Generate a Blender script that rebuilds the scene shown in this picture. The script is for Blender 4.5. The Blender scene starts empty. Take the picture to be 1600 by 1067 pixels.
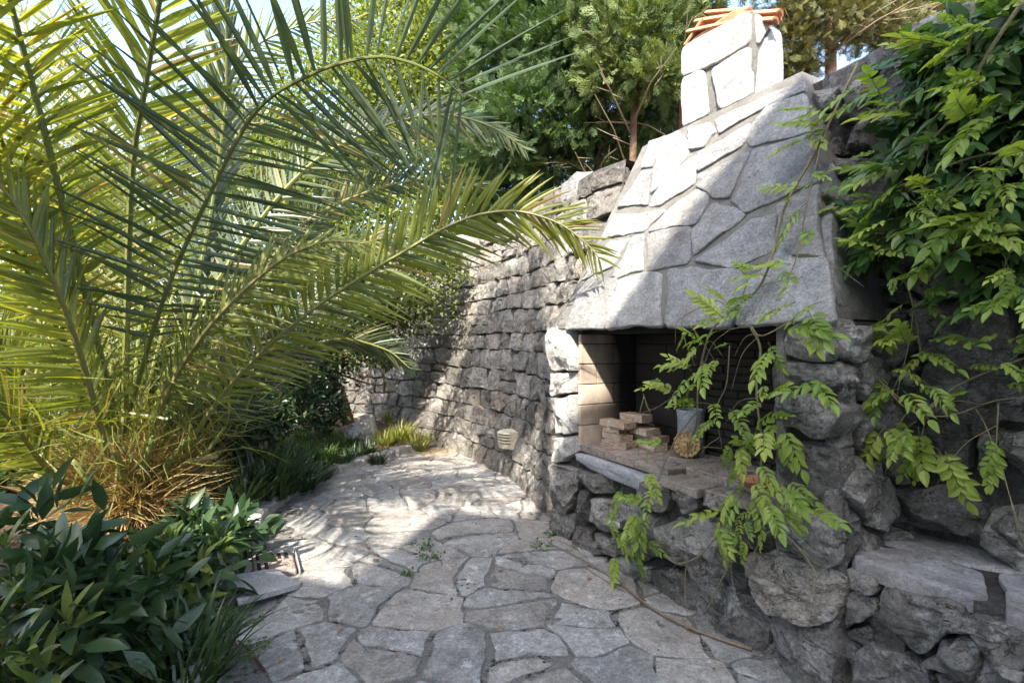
import bpy, math, random
import numpy as np
from mathutils import Vector, Matrix, noise

random.seed(7); rng = np.random.default_rng(7)
C = bpy.context.scene.collection
V = Vector
# ------------------------------------------------------------------ camera, light, exposure
sc = bpy.context.scene
cd = bpy.data.cameras.new('camera'); cam = bpy.data.objects.new('camera', cd); C.objects.link(cam)
cam.location = (0, 0, 1.5); cam.rotation_euler = (math.pi/2, 0, 0)
cd.lens = 18; cd.sensor_width = 36; cd.clip_start = 0.05; cd.clip_end = 2000
sc.camera = cam
SUN_H = 1.033; SUN = V((-.263, -.999, 1.0)).normalized()
world = bpy.data.worlds.new('World'); sc.world = world; world.use_nodes = True
wn = world.node_tree; wn.nodes.clear()
wo = wn.nodes.new('ShaderNodeOutputWorld'); wb = wn.nodes.new('ShaderNodeBackground'); ws = wn.nodes.new('ShaderNodeTexSky')
ws.sky_type = 'NISHITA'; ws.sun_disc = False
ws.sun_elevation = math.asin(SUN.z); ws.sun_rotation = math.atan2(SUN.x, SUN.y)
ws.air_density = 1.0; ws.dust_density = 2.5; ws.ozone_density = 1.0
wb.inputs['Strength'].default_value = 0.15
wn.links.new(ws.outputs[0], wb.inputs[0]); wn.links.new(wb.outputs[0], wo.inputs[0])
sl = bpy.data.lights.new('sun', 'SUN'); sl.energy = 2.9; sl.angle = math.radians(0.5); sl.color = (1, .93, .82)
so = bpy.data.objects.new('sun', sl); C.objects.link(so); so.rotation_euler = SUN.to_track_quat('Z', 'Y').to_euler()
sc.view_settings.view_transform = 'Standard'; sc.view_settings.look = 'None'
sc.view_settings.gamma = 1.0; sc.view_settings.use_curve_mapping = False
sc.view_settings.exposure = 2.42
sc.cycles.max_bounces = 8; sc.cycles.diffuse_bounces = 4; sc.cycles.transmission_bounces = 4; sc.cycles.transparent_max_bounces = 4

# ------------------------------------------------------------------ helpers
def tag(o, label=None, cat=None, group=None, kind=None):
    if label: o['label'] = label
    if cat: o['category'] = cat
    if group: o['group'] = group
    if kind: o['kind'] = kind
    return o
def thing(name, label, cat, loc=(0,0,0), group=None):
    o = bpy.data.objects.new(name, None); C.objects.link(o); o.location = loc; o.empty_display_size = .1
    return tag(o, label, cat, group)
def link(name, me, parent=None):
    o = bpy.data.objects.new(name, me); C.objects.link(o)
    if parent is not None:
        o.parent = parent
        p = parent; off = V((0,0,0))
        while p is not None: off += p.location; p = p.parent
        o.location = -off          # vertices are in world coordinates
    return o
def mesh(name, verts, faces, mat, parent=None, smooth=False, attr=None):
    me = bpy.data.meshes.new(name); me.from_pydata([tuple(v) for v in verts], [], faces); me.update()
    mats = mat if isinstance(mat, (list, tuple)) else [mat]
    for m in mats: me.materials.append(m)
    if smooth: me.shade_smooth()
    return link(name, me, parent)
def npmesh(name, verts, faces, mat, parent=None, smooth=False, frand=None, mesh_only=False, matidx=None):
    """verts (N,3), faces (M,k) one polygon size"""
    me = bpy.data.meshes.new(name)
    M, k = faces.shape
    me.vertices.add(len(verts)); me.vertices.foreach_set('co', np.asarray(verts, dtype=np.float32).ravel())
    me.loops.add(M*k); me.loops.foreach_set('vertex_index', faces.astype(np.int32).ravel())
    me.polygons.add(M); me.polygons.foreach_set('loop_start', np.arange(0, M*k, k, dtype=np.int32))
    try: me.polygons.foreach_set('loop_total', np.full(M, k, dtype=np.int32))
    except Exception: pass
    for m in (mat if isinstance(mat, (list, tuple)) else [mat]): me.materials.append(m)
    if matidx is not None: me.polygons.foreach_set('material_index', matidx.astype(np.int32))
    me.update(calc_edges=True)
    if frand is not None:
        a = me.attributes.new('rnd', 'FLOAT', 'FACE'); a.data.foreach_set('value', frand.astype(np.float32))
    if smooth: me.shade_smooth()
    if mesh_only: return me
    return link(name, me, parent)

F = 800.0
def pix(px, py, Y): return V(((px-800)/F*Y, Y, 1.5-(py-533.5)/F*Y))
def gnd(px, py, z=0.0):
    Y = (1.5-z)*F/(py-533.5); return V(((px-800)/F*Y, Y, z))
U = V((.48, -.877, 0)).normalized(); N = V((-U.y*-1, 0, 0)); N = V((U.y, -U.x, 0))   # N = outward (towards the patio)
A = V((.35, 4.11, 0)); Z = V((0,0,1))
def fp(s, D, z): return A + U*s - N*D + Z*z
class Plane:
    def __init__(s, O, es, et):
        s.O = O; s.es = es.normalized(); s.et = et.normalized(); s.n = s.es.cross(s.et).normalized()
        if s.n.dot(V((0,0,1.5))-O) < 0: s.n = -s.n
    def st(s, px, py):
        d = V(((px-800)/F, 1, -(py-533.5)/F)); c = V((0,0,1.5))
        p = c + d*((s.O-c).dot(s.n)/d.dot(s.n)) - s.O
        a = s.es.dot(s.et); x = p.dot(s.es); y = p.dot(s.et); k = 1-a*a
        return ((x-a*y)/k, (y-a*x)/k)
    def pt(s, u, v, h=0): return s.O + s.es*u + s.et*v + s.n*h
    def at(s, px, py, h=0):
        u, v = s.st(px, py)
        if h == 0: return s.pt(u, v)
        q = Plane.__new__(Plane); q.O = s.O+s.n*h; q.es, q.et, q.n = s.es, s.et, s.n
        u, v = q.st(px, py); return q.pt(u, v)

# ------------------------------------------------------------------ materials
class MT:
    def __init__(s, name):
        s.m = bpy.data.materials.new(name); s.m.use_nodes = True; s.t = s.m.node_tree; s.t.nodes.clear()
        s.out = s.n('ShaderNodeOutputMaterial'); s.b = s.n('ShaderNodeBsdfPrincipled'); s.l(s.b, 0, s.out, 0)
        s.b.inputs['Roughness'].default_value = .85; s.b.inputs['Specular IOR Level'].default_value = .3
        s.tc = s.n('ShaderNodeTexCoord')
    def n(s, t): return s.t.nodes.new(t)
    def l(s, a, ai, b, bi): s.t.links.new(a.outputs[ai], b.inputs[bi])
    def noise(s, scale, detail=6, rough=.6, dist=0, stretch=None, rot=None):
        n = s.n('ShaderNodeTexNoise'); n.inputs['Scale'].default_value = scale; n.inputs['Detail'].default_value = detail
        n.inputs['Roughness'].default_value = rough; n.inputs['Distortion'].default_value = dist
        if stretch:
            m = s.n('ShaderNodeMapping'); m.inputs['Scale'].default_value = stretch
            if rot: m.inputs['Rotation'].default_value = rot
            s.l(s.tc, 'Object', m, 0); s.l(m, 0, n, 'Vector')
        else: s.l(s.tc, 'Object', n, 'Vector')
        return n
    def ramp(s, src, so, stops):
        r = s.n('ShaderNodeValToRGB'); e = r.color_ramp.elements
        while len(e) < len(stops): e.new(.5)
        for k, (p, c) in enumerate(stops):
            e[k].position = p; e[k].color = (*c, 1) if len(c) == 3 else c
        s.l(src, so, r, 0); return r
    def mix(s, fac, a, b, blend='MIX'):
        m = s.n('ShaderNodeMix'); m.data_type = 'RGBA'; m.blend_type = blend
        for idx, x in ((0, fac), (6, a), (7, b)):
            if isinstance(x, tuple) and hasattr(x[0], 'outputs'): s.t.links.new(x[0].outputs[x[1]], m.inputs[idx])
            elif hasattr(x, 'outputs'): s.t.links.new(x.outputs[0], m.inputs[idx])
            elif isinstance(x, (float, int)): m.inputs[idx].default_value = x
            else: m.inputs[idx].default_value = (*x, 1)
        return m
    def math(s, op, a, b=None, c=None):
        m = s.n('ShaderNodeMath'); m.operation = op
        for i, x in enumerate((a, b, c)):
            if x is None: continue
            if isinstance(x, tuple): s.t.links.new(x[0].outputs[x[1]], m.inputs[i])
            elif hasattr(x, 'outputs'): s.t.links.new(x.outputs[0], m.inputs[i])
            else: m.inputs[i].default_value = x
        return m
    def bump(s, src, strength, dist=.02, prev=None):
        b = s.n('ShaderNodeBump'); b.inputs['Strength'].default_value = strength; b.inputs['Distance'].default_value = dist
        if isinstance(src, tuple): s.t.links.new(src[0].outputs[src[1]], b.inputs['Height'])
        else: s.l(src, 0, b, 'Height')
        if prev: s.l(prev, 0, b, 'Normal')
        s.l(b, 0, s.b, 'Normal'); return b

def stone_mat(name, dark, mid, light, stain=.5, lichen=.5, warm=(.30,.24,.18), warmamt=.3, bump=.8, bscale=1.0, strata=True, vary=.35, soot=(.03,.03,.032), crack=1.0):
    m = MT(name); CR = []
    oi = m.n('ShaderNodeObjectInfo')
    n1 = m.noise(3.2, 9, .68, .8); n2 = m.noise(15, 9, .78, .5); n3 = m.noise(75, 6, .8)
    base = m.ramp(n1, 0, [(.30, dark), (.50, mid), (.68, light)])
    fine = m.ramp(n2, 0, [(.32, tuple(x*.55 for x in mid)), (.5, mid), (.70, tuple(min(1, x*1.35) for x in light))])
    c = m.mix(.5, (base, 0), (fine, 0))
    g = m.ramp(n3, 0, [(.34, (.38,.38,.38)), (.60, (1.22,1.22,1.22))])
    c = m.mix(.75, (c, 2), (g, 0), 'MULTIPLY')
    # warm iron staining
    n4 = m.noise(1.9, 5, .6, 1.0); w = m.ramp(n4, 0, [(.52, (0,0,0)), (.72, (warmamt,)*3)])
    c = m.mix((w, 0), (c, 2), warm)
    # cracks and bedding lines: thin iso-contours of a stretched noise
    for scl, st_, wd, am in ((2.6, (1, 1, 2.6), .010, .75), (6.5, (1.3, 1, 2.2), .013, .5)):
        nc = m.noise(scl, 7, .62, .8, st_, (.3, .5, .2)); ab = m.math('ABSOLUTE', m.math('SUBTRACT', (nc, 0), .5)); cr = m.ramp(ab, 0, [(0, (1-am,)*3), (wd, (1, 1, 1))]); c = m.mix(crack, (c, 2), (cr, 0), 'MULTIPLY'); CR.append(cr)
    # lichen spots
    n5 = m.noise(9, 9, .8, .3); li = m.ramp(n5, 0, [(.55, (0,0,0)), (.64, (lichen*.8,)*3)])
    c = m.mix((li, 0), (c, 2), tuple(min(.75, x*1.7+.05) for x in light))
    # black weathering
    n6 = m.noise(2.6, 9, .78, .5); bl = m.ramp(n6, 0, [(.50, (0,0,0)), (.66, (stain,)*3)])
    c = m.mix((bl, 0), (c, 2), soot)
    # per piece tint
    mr = m.n('ShaderNodeMapRange'); mr.inputs['To Min'].default_value = 1-vary; mr.inputs['To Max'].default_value = 1+vary*.7
    m.l(oi, 'Random', mr, 0)
    hs = m.n('ShaderNodeHueSaturation'); m.l(mr, 0, hs, 'Value'); m.l(c, 2, hs, 'Color')
    m.l(hs, 0, m.b, 'Base Color')
    b = m.bump(n1, bump*.9, .07*bscale); b = m.bump(n2, min(1, bump*1.2), .028*bscale, b)
    if strata:
        ns = m.noise(7, 7, .7, 1.2, (1.0, 1.0, 3.2), (.5, .35, .2)); b = m.bump(ns, bump, .03*bscale, b)
    b = m.bump(CR[0], min(1, bump*crack), .012*bscale, b); b = m.bump(CR[1], min(1, bump*crack), .008*bscale, b)
    m.bump(n3, min(1, bump), .008*bscale, b)
    return m.m

M = {}
M['rubble'] = stone_mat('grey_limestone', (.17,.158,.140), (.35,.328,.295), (.58,.55,.50), stain=.62, lichen=.9)
M['rubble_dark'] = stone_mat('dark_limestone', (.13,.121,.108), (.265,.248,.223), (.45,.425,.385), stain=.7, lichen=.8)
M['rubble_tan'] = stone_mat('tan_limestone', (.20,.17,.14), (.38,.33,.275), (.56,.50,.42), stain=.3, lichen=.5, warmamt=.8)
M['wallstone'] = stone_mat('weathered_wall_stone', (.15,.139,.12), (.31,.288,.253), (.52,.49,.435), stain=.65, lichen=.8, warmamt=.35, bscale=1.3)
M['slab'] = stone_mat('split_slab_stone', (.27,.265,.255), (.375,.368,.355), (.50,.49,.47), stain=.22, lichen=.35, warmamt=.28, bump=.7, bscale=.9, vary=.2, crack=.45)
M['slab_white'] = stone_mat('pale_chimney_stone', (.33,.32,.295), (.44,.425,.395), (.56,.54,.50), stain=.5, lichen=.2, warmamt=.15, bump=.5, bscale=.6, vary=.08, strata=False, soot=(.14,.13,.11), crack=.45)
M['flag'] = stone_mat('paving_flagstone', (.19,.18,.165), (.30,.288,.265), (.43,.415,.385), stain=.45, lichen=.6, warmamt=.30, warm=(.26,.22,.18), bump=.6, bscale=.35, strata=False, vary=.16, soot=(.06,.055,.05), crack=.45)
M['flag2'] = stone_mat('warm_flagstone', (.20,.18,.155), (.31,.285,.25), (.43,.40,.36), stain=.5, lichen=.4, warmamt=.5, warm=(.27,.21,.16), bump=.6, bscale=.35, strata=False, vary=.2, soot=(.06,.055,.05), crack=.5)
M['ledge'] = stone_mat('smooth_step_slab', (.20,.198,.20), (.30,.296,.298), (.40,.395,.39), stain=.45, lichen=.35, warmamt=.55, warm=(.26,.21,.18), bump=.5, bscale=.5, vary=.15, crack=.35)
M['clay'] = stone_mat('clay_tile', (.20,.165,.14), (.31,.255,.215), (.40,.34,.29), stain=.3, lichen=.2, warmamt=.3, warm=(.36,.22,.14), bump=.4, bscale=.3, strata=False, vary=.12)
M['brick'] = stone_mat('pale_clay_brick', (.36,.27,.20), (.50,.39,.30), (.62,.51,.41), stain=.1, lichen=.3, warmamt=.4, warm=(.5,.27,.16), bump=.6, bscale=.3, strata=False, vary=.2)

def soot_brick():
    m = MT('sooty_shaded_firebrick')
    n1 = m.noise(6, 6, .65); n2 = m.noise(40, 5, .7); oi = m.n('ShaderNodeObjectInfo')
    c = m.ramp(n1, 0, [(.3, (.30,.235,.18)), (.5, (.43,.35,.275)), (.7, (.54,.46,.37))])
    sx = m.n('ShaderNodeSeparateXYZ'); m.l(m.tc, 'Object', sx, 0)
    # fire soot towards crown and back, deepened to put interior shade in the colour
    hz = m.n('ShaderNodeMapRange'); hz.inputs['From Min'].default_value = .95; hz.inputs['From Max'].default_value = 1.5; m.l(sx, 'Z', hz, 0)
    dx = m.math('MULTIPLY', (sx, 'X'), -N.x); dy = m.math('MULTIPLY_ADD', (sx, 'Y'), -N.y, (dx, 0))
    dm = m.n('ShaderNodeMapRange'); k = (A).dot(-N); dm.inputs['From Min'].default_value = k+.16; dm.inputs['From Max'].default_value = k+.42; m.l(dy, 0, dm, 0)
    s = m.math('MAXIMUM', m.math('MULTIPLY', (hz, 0), (dm, 0)), m.math('MULTIPLY', (dm, 0), .75))
    s2 = m.math('MULTIPLY_ADD', n1, .5, s); s3 = m.n('ShaderNodeMapRange'); s3.inputs['From Min'].default_value = .35; s3.inputs['From Max'].default_value = .9; m.l(s2, 0, s3, 0)
    cc = m.mix((s3, 0), (c, 0), (.028,.023,.021))
    mr = m.n('ShaderNodeMapRange'); mr.inputs['To Min'].default_value = .75; mr.inputs['To Max'].default_value = 1.15; m.l(oi, 'Random', mr, 0)
    hs = m.n('ShaderNodeHueSaturation'); m.l(mr, 0, hs, 'Value'); m.l(cc, 2, hs, 'Color'); m.l(hs, 0, m.b, 'Base Color')
    b = m.bump(n1, .5, .01); m.bump(n2, .5, .003, b); return m.m
M['firebrick'] = soot_brick()

def rough_mat(name, stops, scale=20, bump=.9, dist=.02, speck=None, rough=.95):
    m = MT(name); n1 = m.noise(scale*.12, 7, .65, .4); n2 = m.noise(scale, 8, .75); n3 = m.noise(scale*5, 4, .7)
    mx = m.math('MULTIPLY_ADD', n2, .5, m.math('MULTIPLY', n1, .5))
    c = m.ramp(mx, 0, stops); g = m.ramp(n3, 0, [(.3, (.45,.45,.45)), (.65, (1.2,1.2,1.2))]); c = m.mix(.8, (c, 0), (g, 0), 'MULTIPLY')
    if speck:
        r = m.ramp(n1, 0, [(speck[0], (0,0,0)), (speck[0]+.05, (1,1,1))]); n4 = m.noise(scale*.6, 8, .8); r2 = m.ramp(n4, 0, [(.5, (0,0,0)), (.56, (1,1,1))])
        f = m.math('MULTIPLY', (r, 0), (r2, 0)); c = m.mix((f, 0), (c, 2), speck[1])
    m.l(c, 2, m.b, 'Base Color'); m.b.inputs['Roughness'].default_value = rough
    b = m.bump(n2, bump, dist); m.bump(n3, bump, dist*.25, b); return m.m
M['mortar'] = rough_mat('old_mortar', [(.3, (.07,.068,.065)), (.5, (.17,.165,.155)), (.7, (.27,.265,.25))], 22, 1, .03, (.5, (.025,.026,.025)))
M['wallmortar'] = rough_mat('dark_joint_mortar', [(.35, (.035,.033,.03)), (.52, (.10,.095,.086)), (.7, (.22,.21,.19))], 25, 1, .03)
M['hoodmortar'] = rough_mat('rough_cement_joint', [(.3, (.10,.095,.085)), (.5, (.20,.19,.17)), (.7, (.30,.285,.255))], 45, 1, .012)
M['pavemortar'] = rough_mat('mossy_paving_joint', [(.3, (.13,.122,.108)), (.48, (.25,.237,.213)), (.7, (.38,.36,.33))], 26, 1, .03, (.47, (.02,.021,.018)))
M['soil'] = rough_mat('leaf_littered_soil', [(.3, (.035,.022,.015)), (.5, (.10,.065,.042)), (.7, (.22,.14,.09))], 30, 1, .03)
M['ground'] = rough_mat('dry_ground', [(.3, (.10,.075,.05)), (.5, (.19,.145,.10)), (.7, (.30,.24,.17))], 6, 1, .05)
M['plaster'] = rough_mat('old_cement_render', [(.3, (.16,.15,.135)), (.5, (.25,.24,.215)), (.7, (.36,.345,.31))], 14, .8, .02)
M['shade_block_wall'] = rough_mat('white_bounce_render', [(.3, (.70,.66,.58)), (.7, (.78,.74,.66))], 4, .3, .01)  # wall of the added shade caster, whitened to bounce light
M['terracotta'] = rough_mat('terracotta_roof_tile', [(.3, (.36,.15,.075)), (.5, (.52,.24,.13)), (.7, (.62,.36,.22))], 12, .5, .008)
M['concrete'] = rough_mat('pale_concrete', [(.3, (.24,.235,.22)), (.5, (.34,.33,.315)), (.7, (.42,.41,.39))], 18, .5, .008)
M['sill'] = rough_mat('weathered_sill_concrete', [(.3, (.17,.17,.18)), (.5, (.31,.31,.325)), (.7, (.42,.42,.43))], 12, .7, .012)
M['soot'] = rough_mat('soot', [(.3, (.012,.011,.010)), (.7, (.03,.027,.025))], 14, .6, .01)
M['bark'] = rough_mat('red_brown_bark', [(.3, (.05,.028,.018)), (.5, (.15,.085,.055)), (.7, (.27,.17,.11))], 16, 1, .03)
M['twig'] = rough_mat('dry_twig', [(.3, (.14,.10,.065)), (.7, (.32,.25,.17))], 30, .5, .005)
M['cream'] = rough_mat('cream_lamp_enamel', [(.3, (.60,.55,.40)), (.7, (.68,.62,.47))], 10, .1, .002, rough=.4)
M['ochre'] = rough_mat('glazed_ochre_clay', [(.3, (.22,.13,.045)), (.5, (.40,.27,.12)), (.7, (.52,.40,.22))], 24, .5, .004, rough=.5)
M['steel'] = rough_mat('dull_steel', [(.3, (.22,.235,.26)), (.7, (.40,.42,.46))], 14, .3, .002, rough=.45)
M['iron'] = rough_mat('dark_iron', [(.3, (.03,.028,.026)), (.7, (.09,.08,.07))], 20, .5, .004, rough=.7)
M['slot_shadow'] = rough_mat('drain_slot_shadow', [(.3, (.015,.015,.016)), (.7, (.02,.02,.022))], 20, .1, .001)

def leaf_mat(name, cols, trans=.35, rough=.45, tcol=None, attr=True, spec=.4, patch=0, backcol=None):
    m = MT(name)
    if attr: a = m.n('ShaderNodeAttribute'); a.attribute_name = 'rnd'; src, so_ = a, 'Fac'
    else: a = m.n('ShaderNodeObjectInfo'); src, so_ = a, 'Random'
    n1 = m.noise(1.3, 3, .5); n2 = m.noise(40, 4, .6)
    f = m.math('MULTIPLY_ADD', n1, .5, m.math('MULTIPLY', (src, so_), .55))
    k = len(cols); DRY = 'palm' in name
    c = m.ramp(f, 0, [(.15+.65*i/(k-1), cols[i]) for i in range(k)])
    g = m.ramp(n2, 0, [(.35, (.8,.8,.8)), (.65, (1.1,1.1,1.1))]); c = m.mix(.6, (c, 0), (g, 0), 'MULTIPLY')
    if DRY:
        gt = m.math('GREATER_THAN', (src, so_), .955); c = m.mix((gt, 0), (c, 2), (.30,.22,.10))
        nb = m.noise(5, 3, .5); gb = m.ramp(nb, 0, [(.60, (0,0,0)), (.72, (.55,.55,.55))]); c = m.mix((gb, 0), (c, 2), (.20,.19,.08))
    if backcol:
        geo = m.n('ShaderNodeNewGeometry'); c = m.mix((geo, 'Backfacing'), (c, 2), backcol)
    m.l(c, 2, m.b, 'Base Color'); m.b.inputs['Roughness'].default_value = rough; m.b.inputs['Specular IOR Level'].default_value = spec
    t = m.n('ShaderNodeBsdfTranslucent'); tint = m.mix(1.0, (c, 2), tcol or (1.25, 1.25, .55), 'MULTIPLY'); m.l(tint, 2, t, 0)
    mx = m.n('ShaderNodeMixShader'); mx.inputs[0].default_value = trans
    m.l(m.b, 0, mx, 1); m.l(t, 0, mx, 2); m.l(mx, 0, m.out, 0); return m.m
M['palm'] = leaf_mat('palm_leaflet', [(.07,.105,.025), (.15,.175,.04), (.25,.265,.065)], .48, .38, (1.9,1.75,.45), spec=.5)  # sunlit, backlit yellow put into the leaf colour
M['palm_far'] = leaf_mat('shaded_glaucous_palm_leaflet', [(.038,.062,.03), (.075,.10,.048), (.135,.155,.075)], .26, .38, (1.4,1.5,.6), spec=.5)  # same leaflet, shade of the centre fronds put into the colour
M['palm_shaded'] = leaf_mat('shaded_palm_leaflet', [(.045,.07,.038), (.075,.105,.055), (.115,.15,.08)], .25, .36, (1.4,1.5,.6), spec=.5)  # same leaflet darkened, the arching frond's shade put into the colour
M['straw'] = leaf_mat('dry_palm_straw', [(.22,.13,.05), (.40,.28,.11), (.55,.42,.20)], .3, .6, (1.2,1.05,.6))
M['rachis'] = leaf_mat('palm_rachis', [(.10,.125,.035), (.17,.18,.05), (.23,.19,.07)], .05, .4, attr=False)
M['wist'] = leaf_mat('fresh_wisteria_leaf', [(.13,.20,.035), (.23,.32,.055), (.36,.42,.09)], .38, .4, (1.35,1.4,.4), attr=False)
M['wist_dark'] = leaf_mat('deep_creeper_leaf', [(.04,.095,.03), (.085,.165,.045), (.16,.26,.07)], .25, .35, (1.4,1.5,.4), attr=False)
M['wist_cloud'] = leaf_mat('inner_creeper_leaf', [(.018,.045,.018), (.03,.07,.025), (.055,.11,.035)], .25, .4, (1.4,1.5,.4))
M['laurel'] = leaf_mat('laurel_leaf', [(.055,.09,.022), (.10,.145,.035), (.20,.235,.06)], .28, .3, (1.5,1.7,.4), attr=False, spec=.55)
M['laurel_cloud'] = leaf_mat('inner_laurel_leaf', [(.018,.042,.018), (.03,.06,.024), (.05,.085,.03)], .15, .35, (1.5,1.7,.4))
M['hedge'] = leaf_mat('sunny_hedge_leaf', [(.06,.10,.025), (.12,.165,.04), (.23,.26,.07)], .45, .45, (1.4,1.3,.4))
M['bush'] = leaf_mat('small_olive_leaf', [(.05,.075,.025), (.10,.13,.04), (.18,.21,.06)], .35, .45)
M['cypress'] = leaf_mat('dark_cypress_spray', [(.025,.052,.018), (.045,.088,.026), (.09,.145,.04)], .25, .6, (1.3,1.4,.4))
M['cypress_gold'] = leaf_mat('golden_cypress_spray', [(.05,.085,.028), (.095,.14,.042), (.18,.22,.07)], .3, .6, (1.3,1.2,.4))
M['cypress_brown'] = leaf_mat('olive_cypress_spray', [(.05,.06,.024), (.10,.11,.04), (.19,.18,.065)], .25, .6, (1.3,1.2,.4))
M['wood'] = leaf_mat('far_wood_leaf', [(.02,.045,.015), (.04,.07,.025), (.07,.11,.035)], .25, .6)
M['grass'] = leaf_mat('green_tuft_blade', [(.04,.09,.02), (.08,.15,.03), (.15,.22,.05)], .35, .45)
M['grass_gold'] = leaf_mat('yellow_green_blade', [(.12,.15,.03), (.24,.27,.06), (.38,.37,.12)], .4, .45)
M['grass_dark'] = leaf_mat('dark_strap_blade', [(.018,.04,.016), (.035,.065,.024), (.06,.10,.03)], .2, .35)
M['litter'] = leaf_mat('fallen_leaf', [(.09,.04,.02), (.20,.10,.05), (.34,.20,.10)], .1, .7)
M['vinestem'] = rough_mat('vine_stem_bark', [(.3, (.12,.10,.055)), (.5, (.22,.185,.10)), (.7, (.32,.28,.17))], 30, .4, .004)
M['greenstem'] = rough_mat('green_stem', [(.3, (.07,.09,.03)), (.7, (.15,.17,.06))], 30, .3, .003)

# ------------------------------------------------------------------ geometry tools
def clip(poly, px, py, nx, ny):
    out = []; L = len(poly)
    for i in range(L):
        a = poly[i]; b = poly[(i+1) % L]
        da = (a[0]-px)*nx+(a[1]-py)*ny; db = (b[0]-px)*nx+(b[1]-py)*ny
        if da <= 0: out.append(a)
        if (da < 0 < db) or (db < 0 < da):
            t = da/(da-db); out.append((a[0]+(b[0]-a[0])*t, a[1]+(b[1]-a[1])*t))
    return out
def voronoi(seeds, bbox, weights=None, k=26):
    """power diagram cells clipped to the box"""
    S = np.array(seeds); cells = []
    w = np.zeros(len(S)) if weights is None else np.array(weights)
    for i in range(len(S)):
        x0, y0, x1, y1 = bbox; poly = [(x0,y0),(x1,y0),(x1,y1),(x0,y1)]
        d2 = ((S-S[i])**2).sum(1); idx = np.argsort(d2)[1:k]
        for j in idx:
            dx, dy = S[j]-S[i]; dd = dx*dx+dy*dy
            t = .5+(w[i]-w[j])/(2*dd)
            poly = clip(poly, S[i][0]+dx*t, S[i][1]+dy*t, dx, dy)
            if len(poly) < 3: break
        cells.append(poly if len(poly) >= 3 else None)
    return cells
def poisson(x0, y0, x1, y1, r, n=4000, ax=1, ay=1, rmin=None):
    pts = []
    for _ in range(n):
        p = (random.uniform(x0, x1), random.uniform(y0, y1)); rr = r if rmin is None else random.uniform(rmin, r)
        if all(((p[0]-q[0])/ax)**2+((p[1]-q[1])/ay)**2 > (.5*(rr+q[2]))**2 for q in pts): pts.append((p[0], p[1], rr))
    return pts
def area_c(p):
    a = cx = cy = 0
    for i in range(len(p)):
        x0, y0 = p[i]; x1, y1 = p[(i+1) % len(p)]; c = x0*y1-x1*y0; a += c; cx += (x0+x1)*c; cy += (y0+y1)*c
    a *= .5
    if abs(a) < 1e-9: return 0, (sum(q[0] for q in p)/len(p), sum(q[1] for q in p)/len(p))
    return a, (cx/(6*a), cy/(6*a))
def inset(p, g):
    a, c = area_c(p)
    if a < 0: p = p[::-1]
    q = list(p); L = len(p); box = q
    for i in range(L):
        x0, y0 = p[i]; x1, y1 = p[(i+1) % L]; dx, dy = x1-x0, y1-y0; l = math.hypot(dx, dy)
        if l < 1e-6: continue
        nx, ny = dy/l, -dx/l; box = clip(box, x0-nx*g, y0-ny*g, nx, ny)
        if len(box) < 3: return None
    return box
def shrink(p, g):
    a, c = area_c(p)
    return [(x-(x-c[0])*min(.4, g/max(.02, math.hypot(x-c[0], y-c[1]))), y-(y-c[1])*min(.4, g/max(.02, math.hypot(x-c[0], y-c[1])))) for x, y in p]
def grow(p, g):
    a, c = area_c(p)
    return [(x+(x-c[0])/math.hypot(x-c[0], y-c[1])*g, y+(y-c[1])/math.hypot(x-c[0], y-c[1])*g) for x, y in p]
def chaikin(p, it=2, k=.25):
    for _ in range(it):
        q = []
        for i in range(len(p)):
            a, b = p[i], p[(i+1) % len(p)]
            q += [(a[0]+(b[0]-a[0])*k, a[1]+(b[1]-a[1])*k), (a[0]+(b[0]-a[0])*(1-k), a[1]+(b[1]-a[1])*(1-k))]
        p = q
    return p
def resample(p, m):
    L = [0]; n = len(p)
    for i in range(n): L.append(L[-1]+math.dist(p[i], p[(i+1) % n]))
    out = []; j = 0
    for k in range(m):
        d = L[-1]*k/m
        while L[j+1] < d: j += 1
        t = (d-L[j])/max(1e-9, L[j+1]-L[j]); a, b = p[j], p[(j+1) % n]; out.append((a[0]+(b[0]-a[0])*t, a[1]+(b[1]-a[1])*t))
    return out
PROF_ROCK = [(1.0, -1.2), (1.01, -.2), (1.0, .4), (.98, .72), (.94, .92), (.85, 1.0), (.7, 1.05), (.52, 1.08), (.34, 1.1), (.17, 1.1)]
PROF_ROCK_LO = [(1.0, -1.0), (1.01, .25), (.94, .78), (.72, .97), (.36, 1.0)]
PROF_SLAB = [(1.0, -1.0), (1.005, .55), (.985, .92), (.95, 1.0), (.8, 1.0), (.6, 1.0), (.35, 1.0)]
PROF_SLAB_LO = [(1.0, -1.0), (1.003, .6), (.975, 1.0), (.7, 1.0), (.35, 1.0)]
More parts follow.
